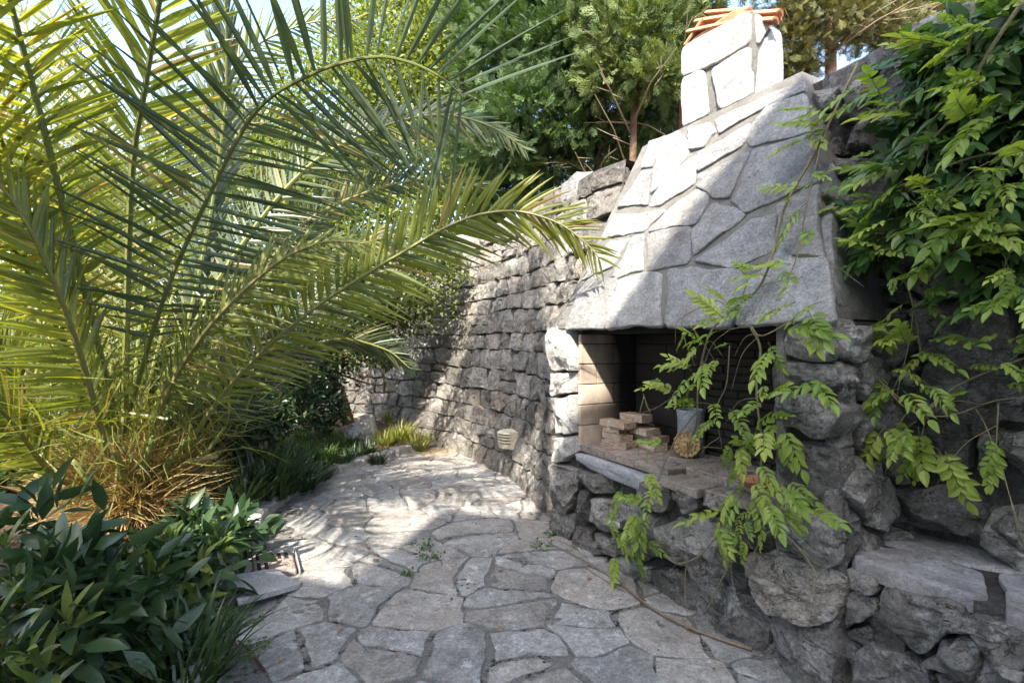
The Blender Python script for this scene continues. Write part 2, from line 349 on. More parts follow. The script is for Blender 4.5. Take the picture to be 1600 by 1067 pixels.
def stone(name, poly, P, mat, parent, H=.08, prof=PROF_ROCK, m=28, rough=.03, edge=.012, freq=5, it=2, tilt=.06, smooth=True, kk=.25):
    """poly in surface coordinates; P(s,t,h) -> world point"""
    a, c = area_c(poly)
    if abs(a) < .0008: return None
    if a < 0: poly = poly[::-1]
    if m >= 36 and rough > .015: poly = grow(poly, .002); kk = .07
    if edge > .01:        # uneven outline: break straight sides before rounding
        q = []
        for i in range(len(poly)):
            (x0, y0), (x1, y1) = poly[i], poly[(i+1) % len(poly)]; l = math.hypot(x1-x0, y1-y0); q.append((x0, y0))
            if l > .09:
                f = random.uniform(.3, .7); o = -random.uniform(.0, .05)*l; q.append((x0+(x1-x0)*f+(y1-y0)/l*-o*0+(-(y1-y0))/l*-o*.0-(y1-y0)/l*abs(o)*.9*(1 if area_c(poly)[0] > 0 else -1), y0+(y1-y0)*f+(x1-x0)/l*abs(o)*.9))
        poly = q
    p = resample(chaikin(poly, it, kk), m); vs = []; sd = V((random.random()*50, random.random()*50, random.random()*50))
    tx, ty = random.gauss(0, tilt), random.gauss(0, tilt)
    R = math.sqrt(abs(a))
    PL = []
    if rough > .015:       # chiselled faces: the stone is cut by a few random planes
        for i in range(5):
            an = i*1.256+random.uniform(-.5, .5); g_ = random.uniform(.2, .65); PL.append((math.cos(an)*g_, math.sin(an)*g_, H*random.uniform(1.0, 1.45)))
    for f, h in prof:
        for k, (x, y) in enumerate(p):
            ex = noise.noise(V((x*9, y*9, 0))+sd)*edge + noise.noise(V((x*26, y*26, 3))+sd)*edge*.5
            dx, dy = x-c[0], y-c[1]; l = math.hypot(dx, dy)+1e-6
            X = c[0]+dx*f+dx/l*ex*f; Y = c[1]+dy*f+dy/l*ex*f
            nn = 0
            if h > 0:
                q = V((X*freq, Y*freq, 0))+sd
                nn = (noise.noise(q)*.9+abs(noise.noise(q*2.3))*-.6+noise.noise(q*5)*.3+noise.cell(q*1.6)*.35)*rough*min(1, h*1.5)
            h0 = h*H
            if PL and h > .3:
                for gx, gy, c0 in PL: h0 = min(h0, max(.02, c0-(gx*(X-c[0])+gy*(Y-c[1]))*H/R*2.4))
            hh = h0+nn+(tx*(X-c[0])+ty*(Y-c[1]))*(1 if h > 0 else 0)
            vs.append(P(X, Y, hh))
    q = V((c[0]*freq, c[1]*freq, 0))+sd
    vs.append(P(c[0], c[1], prof[-1][1]*H+(noise.noise(q)*1.0+abs(noise.noise(q*2.3))*-.7)*rough))
    fs = []; R_ = len(prof)
    for r in range(R_-1):
        for k in range(m):
            k2 = (k+1) % m; fs.append((r*m+k, r*m+k2, (r+1)*m+k2, (r+1)*m+k))
    for k in range(m): fs.append(((R_-1)*m+k, (R_-1)*m+(k+1) % m, R_*m))
    # orientation check
    v0, v1, v2 = vs[fs[-1][0]], vs[fs[-1][1]], vs[fs[-1][2]]
    nrm = (v1-v0).cross(v2-v0); up = P(c[0], c[1], .1)-P(c[0], c[1], 0)
    if nrm.dot(up) < 0: fs = [tuple(reversed(f)) for f in fs]
    o = mesh(name, vs, fs, mat, parent, smooth)
    if rough > .015: o.data.set_sharp_from_angle(angle=math.radians(24))
    return o
def inside(p, poly):
    x, y = p; r = False; j = len(poly)-1
    for i in range(len(poly)):
        xi, yi = poly[i]; xj, yj = poly[j]
        if (yi > y) != (yj > y) and x < (xj-xi)*(y-yi)/(yj-yi)+xi: r = not r
        j = i
    return r
def box_pts(P, s0, s1, t0, t1, h0, h1):
    return [P(s0,t0,h0),P(s1,t0,h0),P(s1,t1,h0),P(s0,t1,h0),P(s0,t0,h1),P(s1,t0,h1),P(s1,t1,h1),P(s0,t1,h1)]
BF = [(0,3,2,1),(4,5,6,7),(0,1,5,4),(1,2,6,5),(2,3,7,6),(3,0,4,7)]
def fix(o):
    import bmesh
    b = bmesh.new(); b.from_mesh(o.data); bmesh.ops.recalc_face_normals(b, faces=b.faces); b.to_mesh(o.data); b.free(); return o
def box(name, P, s0, s1, t0, t1, h0, h1, mat, parent, bevel=.0, jit=0.0):
    vs = box_pts(P, s0, s1, t0, t1, h0, h1)
    if jit: vs = [v+V((random.gauss(0,jit),random.gauss(0,jit),random.gauss(0,jit))) for v in vs]
    if not bevel: return fix(mesh(name, vs, BF, mat, parent))
    import bmesh
    b = bmesh.new(); bv = [b.verts.new(v) for v in vs]
    for f in BF: b.faces.new([bv[i] for i in f])
    bmesh.ops.recalc_face_normals(b, faces=b.faces)
    bmesh.ops.bevel(b, geom=list(b.edges), offset=bevel, segments=1, affect='EDGES')
    me = bpy.data.meshes.new(name); b.to_mesh(me); b.free(); me.materials.append(mat); return link(name, me, parent)
def catmull(pts, n=8):
    P = [pts[0]*2-pts[1]]+list(pts)+[pts[-1]*2-pts[-2]]; out = []
    for i in range(1, len(P)-2):
        for k in range(n):
            t = k/n; a, b, c, d = P[i-1], P[i], P[i+1], P[i+2]
            out.append(.5*((2*b)+(c-a)*t+(2*a-5*b+4*c-d)*t*t+(3*b-a-3*c+d)*t**3))
    out.append(pts[-1]); return out
def tube_geo(pts, r0, r1, m=6, rf=None):
    vs = []; fs = []; n = len(pts); prev = None
    for i, p in enumerate(pts):
        T = (pts[min(i+1, n-1)]-pts[max(i-1, 0)]).normalized()
        if prev is None: prev = T.orthogonal().normalized()
        a = (prev-T*prev.dot(T)).normalized(); b = T.cross(a); prev = a
        r = rf(i/(n-1)) if rf else r0+(r1-r0)*i/(n-1)
        for k in range(m):
            an = 2*math.pi*k/m; vs.append(p+(a*math.cos(an)+b*math.sin(an))*r)
    for i in range(n-1):
        for k in range(m): fs.append((i*m+k, i*m+(k+1) % m, (i+1)*m+(k+1) % m, (i+1)*m+k))
    fs.append(tuple(range(m))[::-1]); fs.append(tuple((n-1)*m+k for k in range(m)))
    return vs, fs
def tube(name, pts, r0, r1, mat, parent=None, m=6, rf=None):
    vs, fs = tube_geo(pts, r0, r1, m, rf); return mesh(name, vs, fs, mat, parent, True)
def multi_tube(name, list_, mat, parent=None, m=5):
    VS, FS = [], []
    for pts, r0, r1 in list_:
        v, f = tube_geo(pts, r0, r1, m); o = len(VS); VS += v; FS += [tuple(i+o for i in q) for q in f]
    return mesh(name, VS, FS, mat, parent, True)

# leaf clouds ------------------------------------------------------
def T_leaf(w=.4, fold=.15, droop=.1):     # length 1 along +x, 4 quads -> 6-sided fold
    v = [(0,0,0),(.35,w/2,fold*w),(.35,0,0),(.35,-w/2,fold*w),(.7,w*.38,fold*w-droop*.4),(.7,0,-droop*.4),(.7,-w*.38,fold*w-droop*.4),(1,0,-droop)]
    f = [(0,2,1),(0,3,2),(1,2,5),(1,5,4),(2,3,6),(2,6,5),(4,5,7),(5,6,7)]
    return np.array(v), np.array(f)
def T_simple(w=.5):
    return np.array([(0,0,0),(.45,w/2,.06),(1,0,-.08),(.45,-w/2,.06)]), np.array([(0,2,1),(0,3,2)])
def T_spray():
    v = []; f = []
    def blade(ox, oy, ang, L, w):
        d = np.array((math.cos(ang), math.sin(ang))); n = np.array((-d[1], d[0])); b = len(v)
        o = np.array((ox, oy)); z = random.uniform(-.1, .1)
        v.extend([(*(o-n*w), 0), (*(o+n*w), 0), (*(o+d*L), z)]); f.append((b, b+1, b+2))
    blade(0, 0, 0, 1.0, .03)
    for x, L in ((.15,.42),(.3,.44),(.45,.40),(.6,.32),(.75,.24)):
        for s in (-1, 1):
            blade(x, 0, s*.7, L, .035)
            for q in (.4, .7): 
                ox = x+math.cos(.7)*L*q; oy = s*math.sin(.7)*L*q; blade(ox, oy, s*.2, L*.4, .028)
    return np.array(v), np.array(f)
def cloud(name, P, D, Nn, S, tmpl, mat, parent=None, smooth=False):
    tv, tf = tmpl; P = np.asarray(P, float); D = np.asarray(D, float); Nn = np.asarray(Nn, float); n = len(P)
    D = D/(np.linalg.norm(D, axis=1, keepdims=True)+1e-9); Nn = Nn-D*(Nn*D).sum(1, keepdims=True); Nn = Nn/(np.linalg.norm(Nn, axis=1, keepdims=True)+1e-9)
    B = np.cross(Nn, D); S = np.asarray(S, float).reshape(-1, 1, 1)
    W = P[:, None, :]+S*(tv[None, :, 0:1]*D[:, None, :]+tv[None, :, 1:2]*B[:, None, :]+tv[None, :, 2:3]*Nn[:, None, :])
    Fc = (tf[None]+np.arange(n)[:, None, None]*len(tv)).reshape(-1, tf.shape[1])
    fr = np.repeat(rng.random(n), len(tf))
    return npmesh(name, W.reshape(-1, 3), Fc, mat, parent, smooth, fr)
def rdir(n, up=0., out=None, k=1.):
    d = rng.normal(size=(n, 3)); d /= np.linalg.norm(d, axis=1, keepdims=True); d[:, 2] += up
    if out is not None: d = d+out*k
    return d/(np.linalg.norm(d, axis=1, keepdims=True)+1e-9)
def lobes(L, n, shell=.55):
    """L: list of (center, radii); sample points in shells, return pts, outward"""
    w = np.array([r[0]*r[1]+r[1]*r[2]+r[0]*r[2] for c, r in L]); idx = rng.choice(len(L), n, p=w/w.sum())
    c = np.array([L[i][0] for i in idx], float); r = np.array([L[i][1] for i in idx], float)
    d = rdir(n); q = rng.uniform(shell, 1.0, (n, 1))
    # clumpiness
    ph = np.sin(d[:, 0:1]*7+c[:, 0:1]*3)*np.sin(d[:, 1:2]*6+c[:, 1:2]*5)*np.sin(d[:, 2:3]*8+c[:, 2:3]*4)
    q = q*(1+.28*ph)
    return c+d*r*q, d

# ------------------------------------------------------------------ THE SETTING: ground
def grid_sheet(name, x0, x1, y0, y1, nx, ny, zf, mat, kind='structure', keep=None):
    xs = np.linspace(x0, x1, nx); ys = np.linspace(y0, y1, ny); vs = [(x, y, zf(x, y)) for y in ys for x in xs]
    fs = []
    for j in range(ny-1):
        for i in range(nx-1):
            if keep and not keep((xs[i]+xs[i+1])/2, (ys[j]+ys[j+1])/2): continue
            fs.append((j*nx+i, j*nx+i+1, (j+1)*nx+i+1, (j+1)*nx+i))
    o = mesh(name, vs, fs, mat, None, True); o['kind'] = kind; return o
big = 400
grid_sheet('ground', -big, big, -big, big, 9, 9, lambda x, y: -.06, M['ground'])
patio = grid_sheet('patio', -2.6, 2.2, .9, 8.2, 240, 400, lambda x, y: .006*noise.noise(V((x*7, y*7, 0)))+.007*noise.noise(V((x*22, y*22, 4)))+.004*noise.noise(V((x*60, y*60, 4)))-.001, M['pavemortar'])
grid_sheet('yard', -2.6, 6, -12, .9, 30, 40, lambda x, y: -.004, M['pavemortar'])

# kerb line (edge of the planting bed)
KP = [gnd(*p) for p in [(712,690),(640,706),(560,728),(490,754),(425,796),(385,842),(352,900),(338,975),(330,1067)]]
KP.append(V((-1.2, 1.2, 0))); KP.append(V((-1.1, -.5, 0)))
KC = catmull(KP, 8)
def kerb_x(y):
    for a, b in zip(KC, KC[1:]):
        if (a.y-y)*(b.y-y) <= 0 and abs(a.y-b.y) > 1e-6: return a.x+(b.x-a.x)*(y-a.y)/(b.y-a.y)
    return -1.1 if y < KC[-1].y else 99
# planting bed soil, just behind the kerb
def bed_keep(x, y):
    kx = kerb_x(y); return (kx < 90 and x < kx-.02) or (kx >= 90 and y > KC[0].y)
def bed_z(x, y):
    d = math.hypot(x+2, y-3); return .055+.05*noise.noise(V((x*1.5, y*1.5, 0)))+.02*noise.noise(V((x*8, y*8, 0)))+max(0, (y-6.8))*.09+max(0, -x-2.6)*.03
grid_sheet('planting_bed', -14, 1.0, -.4, 18, 260, 300, bed_z, M['soil'], keep=bed_keep)

# flagstones
seeds = []
fl_traced = []   # large stones traced in the foreground of the photograph
for poly in [
    [(560,985),(640,975),(668,1000),(660,1062),(600,1080),(575,1040)],
    [(665,985),(752,1000),(760,1025),(720,1062),(668,1055)],
    [(805,985),(850,985),(880,1040),(790,1062),(725,1075),(750,1025)],
    [(600,935),(700,932),(722,975),(600,965)],
    [(728,930),(820,920),(862,965),(808,985),(720,972)],
    [(665,880),(760,892),(752,920),(665,918)],
    [(770,885),(850,882),(862,905),(800,922),(765,915)],
    [(880,900),(970,892),(1010,935),(990,950),(890,945)],
    [(870,955),(985,960),(975,1020),(900,1015),(860,995)],
    [(915,1035),(985,1018),(1030,1040),(990,1075),(930,1070)],
    [(1000,950),(1080,975),(1100,1010),(1030,1030),(985,1010)],
    [(800,845),(870,838),(905,870),(880,885),(810,880)],
    [(610,860),(680,850),(700,872),(660,880),(600,880)],
    [(420,990),(520,985),(540,1010),(470,1060),(400,1045)],
    [(430,1075),(500,1065),(560,1090),(500,1120)],
    [(420,950),(450,938),(470,980),(420,1000)],
    [(530,925),(590,925),(595,955),(530,965)],
    [(1040,1040),(1130,1050),(1150,1100),(1040,1095)],
    ]:
    fl_traced.append([tuple(gnd(*q).xy) for q in poly])
def Pg(x, y, h): return V((x, y, h))
NF = 0
def warp(p):
    q = []
    for i in range(len(p)):
        for f in (0, .25, .5, .75):
            x = p[i][0]+(p[(i+1) % len(p)][0]-p[i][0])*f; y = p[i][1]+(p[(i+1) % len(p)][1]-p[i][1])*f
            q.append((x+.085*noise.noise(V((x*2.6, y*2.6, 1)))+.03*noise.noise(V((x*8, y*8, 9))), y+.085*noise.noise(V((x*2.6, y*2.6, 7)))+.03*noise.noise(V((x*8, y*8, 3)))))
    return q
def flag_stone(poly, H=.012, m=26):
    global NF
    o = stone('flagstone', poly, Pg, random.choice([M['flag'], M['flag'], M['flag2']]), patio, H=H, prof=PROF_SLAB if m > 24 else PROF_SLAB_LO, m=m, rough=.008, edge=.022, freq=4, it=1, tilt=.006, kk=.09)
    if o: NF += 1
ps = []
for t in fl_traced: a_, c_ = area_c(t); ps.append((c_[0], c_[1], math.sqrt(abs(a_))*1.05))
for _ in range(9000):
    p = (random.uniform(-2.4, 2.0), random.uniform(.9, 7.9)); rr = random.choice((random.uniform(.20, .32), random.uniform(.35, .55), random.uniform(.55, .80)))
    if all(math.dist(p, q[:2]) > .5*(rr+q[2]) for q in ps): ps.append((p[0], p[1], rr))
cells = voronoi([(p[0], p[1]) for p in ps], (-2.5, .8, 2.1, 8.0), [(p[2]*.46)**2 for p in ps])
for c in cells:
    if c is None: continue
    a, ct = area_c(c); kx = kerb_x(ct[1])
    if kx > 90 or ct[0] < kx+.05: continue
    if (V((ct[0], ct[1], 0))-A).dot(-N) > .25 and ct[1] < 5: continue
    parts_ = [c]
    if abs(a) > .13 and random.random() < .6:
        an = random.uniform(0, 3.14); nx, ny = math.cos(an), math.sin(an); ox, oy = ct[0]+random.gauss(0, .05), ct[1]+random.gauss(0, .05)
        parts_ = [clip(c, ox, oy, nx, ny), clip(c, ox, oy, -nx, -ny)]
    for c in parts_:
        if len(c) < 3: continue
        c = inset(c, random.uniform(.004, .018))
        if c and abs(area_c(c)[0]) > .008: flag_stone(warp(c), random.uniform(.005, .011), 44)

# ------------------------------------------------------------------ LEFT RETAINING WALL
WB = [V(p) for p in [(.62,3.95,0),(.33,4.42,0),(-.02,5.6,0),(-.68,6.85,0),(-1.5,7.75,0),(-2.45,8.45,0),(-3.5,8.9,0)]]
WC = catmull(WB, 10); WL = [0]
for a, b in zip(WC, WC[1:]): WL.append(WL[-1]+(b-a).length)
def wall_left(s, z, h=0):
    s = max(0, min(WL[-1]-1e-4, s)); j = max(0, min(len(WC)-2, int(np.searchsorted(WL, s))-1))
    t = (s-WL[j])/(WL[j+1]-WL[j]); p = WC[j].lerp(WC[j+1], t)
    d = (WC[min(j+2, len(WC)-1)]-WC[max(j-1, 0)]).normalized(); n = V((-d.y, d.x, 0)); 
    if n.dot(-p+V((-1,2,0))) < 0: n = -n
    bulge = .03*noise.noise(V((s*.8, z*.8, 0)))
    return V((p.x, p.y, z))+n*(h-.125*z+bulge)
wl = thing('stone_wall', 'tall curved drystone retaining wall of small blocks beside the palm', 'wall', (-.02, 5.6, 0))
ns, nz = 60, 22
vs = [wall_left(WL[-1]*i/ns, 2.98*j/nz, .0) for j in range(nz+1) for i in range(ns+1)]
nb = len(vs); vs += [wall_left(WL[-1]*i/ns, 2.98, -.6) for i in range(ns+1)]
fs = [(j*(ns+1)+i, j*(ns+1)+i+1, (j+1)*(ns+1)+i+1, (j+1)*(ns+1)+i) for j in range(nz) for i in range(ns)]
fs += [(nz*(ns+1)+i, nz*(ns+1)+i+1, nb+i+1, nb+i) for i in range(ns)]
fix(mesh('mortar_core', vs, fs, M['wallmortar'], wl, True))
rows = []; z = .0
while z < 2.78: rows.append(z); z += random.uniform(.19, .27)
rows.append(2.95)
def zrow(r, s):
    if r == 0: return -.03
    if r == len(rows)-1: return 2.95
    return rows[r]+.035*noise.noise(V((s*1.3, r*7.7, 0)))+.03*noise.noise(V((s*4.1, r*3.3, 5)))
def block(s00, s01, s10, s11, r, f0, f1):
    """quad between verticals (bottom s00..s10, top s01..s11) and row fractions"""
    def q(x, f): return (x, zrow(r, x)*(1-f)+zrow(r+1, x)*f)
    b = [q(s00, f0), q((s00+s10)/2, f0), q(s10, f0)]; t = [q(s11, f1), q((s01+s11)/2, f1), q(s01, f1)]
    b[1] = (b[1][0], b[1][1]-random.uniform(0, .012)); t[1] = (t[1][0], t[1][1]+random.uniform(0, .012))
    c = inset(b+t, random.uniform(.004, .010))
    if not c: return
    a_, ct = area_c(c)
    if ct[1] < 2.0 and ct[0] < .5: return
    far = ct[0] > 3.4
    stone('stone', c, wall_left, M['wallstone'] if random.random() < .85 else M['rubble_tan'], wl, H=random.uniform(.035, .06), prof=PROF_ROCK_LO if far else PROF_ROCK, m=14 if far else 26,
          rough=.022, edge=.018, freq=7, it=1, tilt=.06, kk=.10)
for r in range(len(rows)-1):
    s_a = .0; lo = s_a; hi = s_a
    hgt = rows[r+1]-rows[r]
    while s_a < WL[-1]-.2:
        w = random.uniform(.25, .44) if s_a > .5 else random.uniform(.25, .5)
        nlo = s_a+w+random.gauss(0, .05); nhi = s_a+w+random.gauss(0, .05)
        if hgt > .25 and random.random() < .22:
            f = random.uniform(.4, .6); block(lo, lo+(hi-lo)*f, nlo, nlo+(nhi-nlo)*f, r, 0, f); block(lo+(hi-lo)*f, hi, nlo+(nhi-nlo)*f, nhi, r, f, 1)
        elif random.random() < .12:
            m_ = (lo+nlo)/2; block(lo, hi, m_, m_, r, 0, 1); block(m_, m_, nlo, nhi, r, 0, 1)
        else: block(lo, hi, nlo, nhi, r, 0, 1)
        s_a += w; lo, hi = nlo, nhi
# coping on the wall top
s = .75
while s < WL[-1]-.3:
    w = random.uniform(.32, .6); a0 = s+.012; a1 = s+w-.012
    Pc = lambda x, y, h: wall_left(x, 2.97, 0)*1.0+((wall_left(x, 2.97, 1)-wall_left(x, 2.97, 0)).normalized())*(y)+Z*h
    stone('coping_stone', [(a0,-.42),(a1,-.40),(a1,.05+random.uniform(-.03,.03)),(a0,.06+random.uniform(-.03,.03))], Pc, M['rubble_tan'] if random.random()<.4 else M['slab'], wl, H=random.uniform(.09,.13), prof=PROF_SLAB_LO, m=20, rough=.02, edge=.02, it=1, tilt=.02)
    s += w

# ------------------------------------------------------------------ RIGHT RETAINING WALL (behind and right of the fireplace)
RW = Plane(fp(0, .60, 0), U, Z)
def PR(s, t, h): return RW.pt(s, t, h)
wr = thing('stone_wall', 'rugged retaining wall of large rough blocks behind the fireplace, hung with creeper', 'wall', fp(2.3, .6, 0))
fix(mesh('mortar_core', box_pts(PR, .3, 6.5, -.05, 2.96, -.9, -.015), BF, M['wallmortar'], wr))
def tr(pl, pts, ox, oy, sc_): return [pl.st(ox+x*sc_, oy+y*sc_) for x, y in pts]
z4 = (1200, 360, .375); z5 = (1150, 740, .3065); z3 = (1200, 0, .375)
RT = [tr(RW, p, *z4) for p in [
    [(590,120),(760,105),(970,115),(985,235),(900,280),(680,285),(600,225)],
    [(625,325),(900,300),(1060,320),(1075,560),(900,600),(700,560),(620,460)],
    [(450,210),(580,180),(590,260),(655,300),(620,315),(480,290)],
    [(480,330),(600,330),(610,440),(560,480),(470,440)],
    [(420,620),(620,610),(640,740),(540,760),(420,700)],
    [(640,620),(860,640),(870,750),(700,770),(650,740)],
    [(890,640),(1100,600),(1100,790),(900,790)],
    [(700,780),(860,800),(870,980),(760,1010),(650,920)],
    [(460,780),(600,770),(680,800),(640,920),(560,950),(470,900)],
    [(885,810),(985,820),(990,1000),(890,990)],
    [(1000,830),(1150,830),(1150,1020),(1000,1000)]]]
RT += [tr(RW, p, *z5) for p in [
    [(750,60),(1150,45),(1250,130),(1330,250),(1335,345),(1000,265),(760,195)],
    [(1320,170),(1480,160),(1520,380),(1370,372),(1340,260)]]]
RT += [tr(RW, p, *z3) for p in [
    [(320,370),(470,325),(480,385),(440,430),(330,465)],
    [(170,400),(310,355),(310,440),(260,460),(185,460)],
    [(235,590),(330,570),(340,640),(260,665)],
    [(340,530),(440,520),(450,620),(370,640)],
    [(260,680),(430,660),(440,720),(370,770),(290,770)],
    [(300,500),(430,450),(440,490),(310,530)]]]
for p in RT:
    stone('stone', p, PR, random.choice([M['rubble_dark'], M['rubble'], M['rubble_dark'], M['rubble_dark']]), wr, H=random.uniform(.08,.13), m=52, rough=.05, edge=.02, freq=4.5, it=1, kk=.13, tilt=.10)
sd = poisson(.2, 0, 5.5, 2.93, .40, 5000, 1.25, .85, rmin=.22)
cells = voronoi([(p[0], p[1]) for p in sd], (.1, -.1, 5.6, 2.93), [(p[2]*.4)**2*.5 for p in sd])
for c in cells:
    if c is None: continue
    a, ct = area_c(c)
    if ct[0] < 1.9 and ct[1] < 1.7: continue
    if ct[0] < 1.45 and ct[1] < 2.6 and ct[0] > .5: continue
    if ct[1] < .4: continue
    if any(inside(ct, t) for t in RT): continue
    c = inset(c, random.uniform(.006, .014))
    if c: stone('stone', c, PR, random.choice([M['rubble_dark'], M['rubble']]), wr, H=random.uniform(.05,.08), m=30, rough=.04, edge=.02, freq=5, it=1, tilt=.1, kk=.13)
s = 1.74
while s < 5.5:
    w = random.uniform(.3, .6)
    stone('coping_stone', [(s+.01,-.5),(s+w-.01,-.5),(s+w-.01,.06),(s+.01,.04)], lambda x, y, h: RW.pt(x, 2.95+h, y), random.choice([M['rubble'], M['slab'], M['rubble_tan']]), wr, H=random.uniform(.08,.13), prof=PROF_SLAB_LO, m=20, rough=.03, edge=.02, it=1, tilt=.02)
    s += w

# upper terrace behind the walls
UT = [wall_left(WL[-1]*i/30, 2.9, -.3) for i in range(30, 2, -1)]+[RW.pt(.9+i*.5, 2.9, -.3) for i in range(12)]
vs = []; fs = []; K = 24
for j in range(K):
    d = (j/(K-1))**1.6*60
    for i, p in enumerate(UT):
        o = V((.55+ (i/len(UT))*.6-.2, .85-(i/len(UT))*.5, 0)).normalized()
        q = p+o*d; q.z = 2.90+.06*d*(1 if d < 20 else .8)+.05*noise.noise(V((q.x, q.y, 0))); vs.append(q)
n_ = len(UT)
for j in range(K-1):
    for i in range(n_-1): fs.append((j*n_+i, j*n_+i+1, (j+1)*n_+i+1, (j+1)*n_+i))
tag(fix(mesh('upper_terrace', vs, fs, M['ground'], None, True)), kind='structure')

# ------------------------------------------------------------------ FIREPLACE
fpl = thing('stone_fireplace', 'large outdoor stone barbecue fireplace with sloping hood and chimney, niche facing the patio', 'fireplace', fp(1.2, .3, 0))
FR = Plane(fp(0, 0, 0), U, Z)
def PF(s, t, h): return FR.pt(s, t, h)
def fbox(name, s0, s1, D0, D1, z0, z1, mat, parent=fpl, **k): return box(name, lambda s, t, h: fp(s, t, h), s0, s1, D0, D1, z0, z1, mat, parent, **k)
S0, S1, SR, ZS, ZT = .318, 1.90, 2.19, .69, 1.60
base = fbox('base', .02, SR-.02, .03, .7, -.05, ZS-.03, M['wallmortar'])
pl_ = fbox('pier', .02, S0, .03, .7, ZS-.03, ZT, M['wallmortar'])
pr_ = fbox('pier', S1+.02, SR-.02, .03, .7, ZS-.03, ZT-.01, M['wallmortar'])
z2 = (850, 500, .3374); z8 = (780, 740, .325)
LP = [[(30,30),(140,45),(158,235),(40,235)], [(38,245),(152,243),(150,335),(50,350)], [(45,360),(150,345),(158,520),(58,530)], [(55,545),(152,530),(168,600),(110,650),(58,655)], [(60,668),(165,690),(172,760),(130,868),(62,850)]]
for p in LP: stone('stone', tr(FR, p, *z2), PF, M['slab_white'] if p is not LP[4] else M['rubble'], pl_, H=random.uniform(.05,.08), m=36, rough=.035, edge=.02, it=1, freq=6)
BT = [tr(FR, p, *z2) for p in [
    [(172,690),(330,722),(335,800),(270,792),(182,742)], [(165,778),(240,792),(252,920),(210,945),(160,862)],
    [(255,815),(340,832),(382,960),(300,982),(250,925)], [(620,762),(745,785),(752,862),(700,892),(622,822)], [(757,792),(860,800),(850,872),(762,852)],
    [(60,885),(150,905),(160,960),(132,1040),(60,1012)], [(162,952),(240,965),(232,1060),(142,1050)], [(245,985),(350,1005),(355,1090),(235,1080)],
    [(348,840),(440,870),(452,965),(392,955)], [(395,970),(560,900),(575,1080),(470,1110),(365,1080)], [(440,735),(600,730),(612,822),(560,880),(450,852)]]]
BT += [tr(FR, p, *z8) for p in [
    [(580,392),(740,452),(737,557),(660,545),(590,482)], [(752,450),(860,440),(992,540),(987,640),(932,692),(760,592)],
    [(790,250),(900,200),(1000,262),(1010,350),(1000,462),(950,472),(850,402),(800,332)],
    [(990,560),(1090,490),(1240,590),(1330,720),(1322,852),(1200,862),(1010,692)], [(1070,340),(1150,322),(1215,335),(1242,470),(1222,547),(1075,482)]]]
BT += [tr(FR, p, *z5) for p in [[(210,750),(450,752),(522,790),(562,900),(560,1120),(300,1120),(215,962)], [(60,215),(215,180),(228,330),(225,385),(110,375),(50,330)]]]
BTAN = tr(FR, [(115,400),(250,385),(400,440),(545,530),(562,600),(520,742),(420,747),(220,692),(115,582)], *z5)
BT4 = tr(FR, [(240,130),(500,205),(530,260),(547,440),(490,477),(350,422),(245,352),(232,200)], *z5)
for p in BT: stone('stone', p, PF, random.choice([M['rubble'], M['rubble_dark'], M['rubble'], M['rubble']]), base, H=random.uniform(.06,.11), m=52, rough=.04, edge=.018, it=1, freq=6, kk=.13)
stone('stone', BTAN, PF, M['rubble_tan'], base, H=.12, m=60, rough=.045, edge=.02, it=1, freq=6, kk=.13)
stone('stone', BT4, PF, M['rubble'], base, H=.11, m=60, rough=.045, edge=.02, it=1, freq=6, kk=.13)
RP = [tr(FR, p, *z4) for p in [
    [(95,400),(290,372),(310,500),(260,542),(95,522)], [(70,548),(290,560),(325,640),(280,662),(78,642)],
    [(60,692),(200,678),(340,740),(337,800),(290,852),(230,857),(80,792)]]]+[[FR.st(*q) for q in [(1224,694),(1268,688),(1314,705),(1312,770),(1294,792),(1248,774),(1222,740)]]]
for p in RP: stone('stone', p, PF, M['rubble'], pr_, H=random.uniform(.07,.11), m=52, rough=.04, edge=.018, it=1, freq=6, kk=.12)
fbox('rendered_reveal', S1, S1+.05, -.01, .45, ZS-.05, ZT-.012, M['plaster'], pr_, bevel=.008)
fill = BT+[BTAN, BT4]+RP
sd = poisson(.0, -.1, SR, 1.58, .26, 4000, 1.1, .9, rmin=.15)
cells = voronoi([(p[0], p[1]) for p in sd], (.0, -.12, SR+.01, ZT-.02))
for c in cells:
    if c is None: continue
    a, ct = area_c(c)
    if ct[1] > ZS-.12 and S0-.3 < ct[0] < S1+.07: continue
    if ct[0] < .45 and ct[1] > .3: continue
    if any(inside(ct, t) for t in fill): continue
    c = inset(c, .006)
    if c: stone('stone', c, PF, random.choice([M['rubble'], M['rubble_dark']]), base if ct[1] < ZS else pr_, H=random.uniform(.03,.055), m=22, rough=.03, edge=.015, it=1)
# right end face of the pier
RE = Plane(fp(SR-.02, 0, 0), -N, Z)
sd = poisson(0, .5, .62, 1.58, .27, 1500, 1, 1, rmin=.16)
for c in voronoi([(p[0], p[1]) for p in sd], (0.0, .45, .62, 1.58)):
    c = c and inset(c, .007)
    if c: stone('stone', c, RE.pt, random.choice([M['rubble'], M['rubble_dark']]), pr_, H=random.uniform(.04,.09), m=26, rough=.04, edge=.015, it=1)
# left end face
LE = Plane(fp(.02, 0, 0), -N, Z); LE.n = -U
for k in range(6): stone('stone', [(.02, .02+k*.26),(.3,.02+k*.26),(.3,.26+k*.26),(.02,.26+k*.26)], LE.pt, M['rubble'], pl_, H=.05, m=20, rough=.03, it=1)
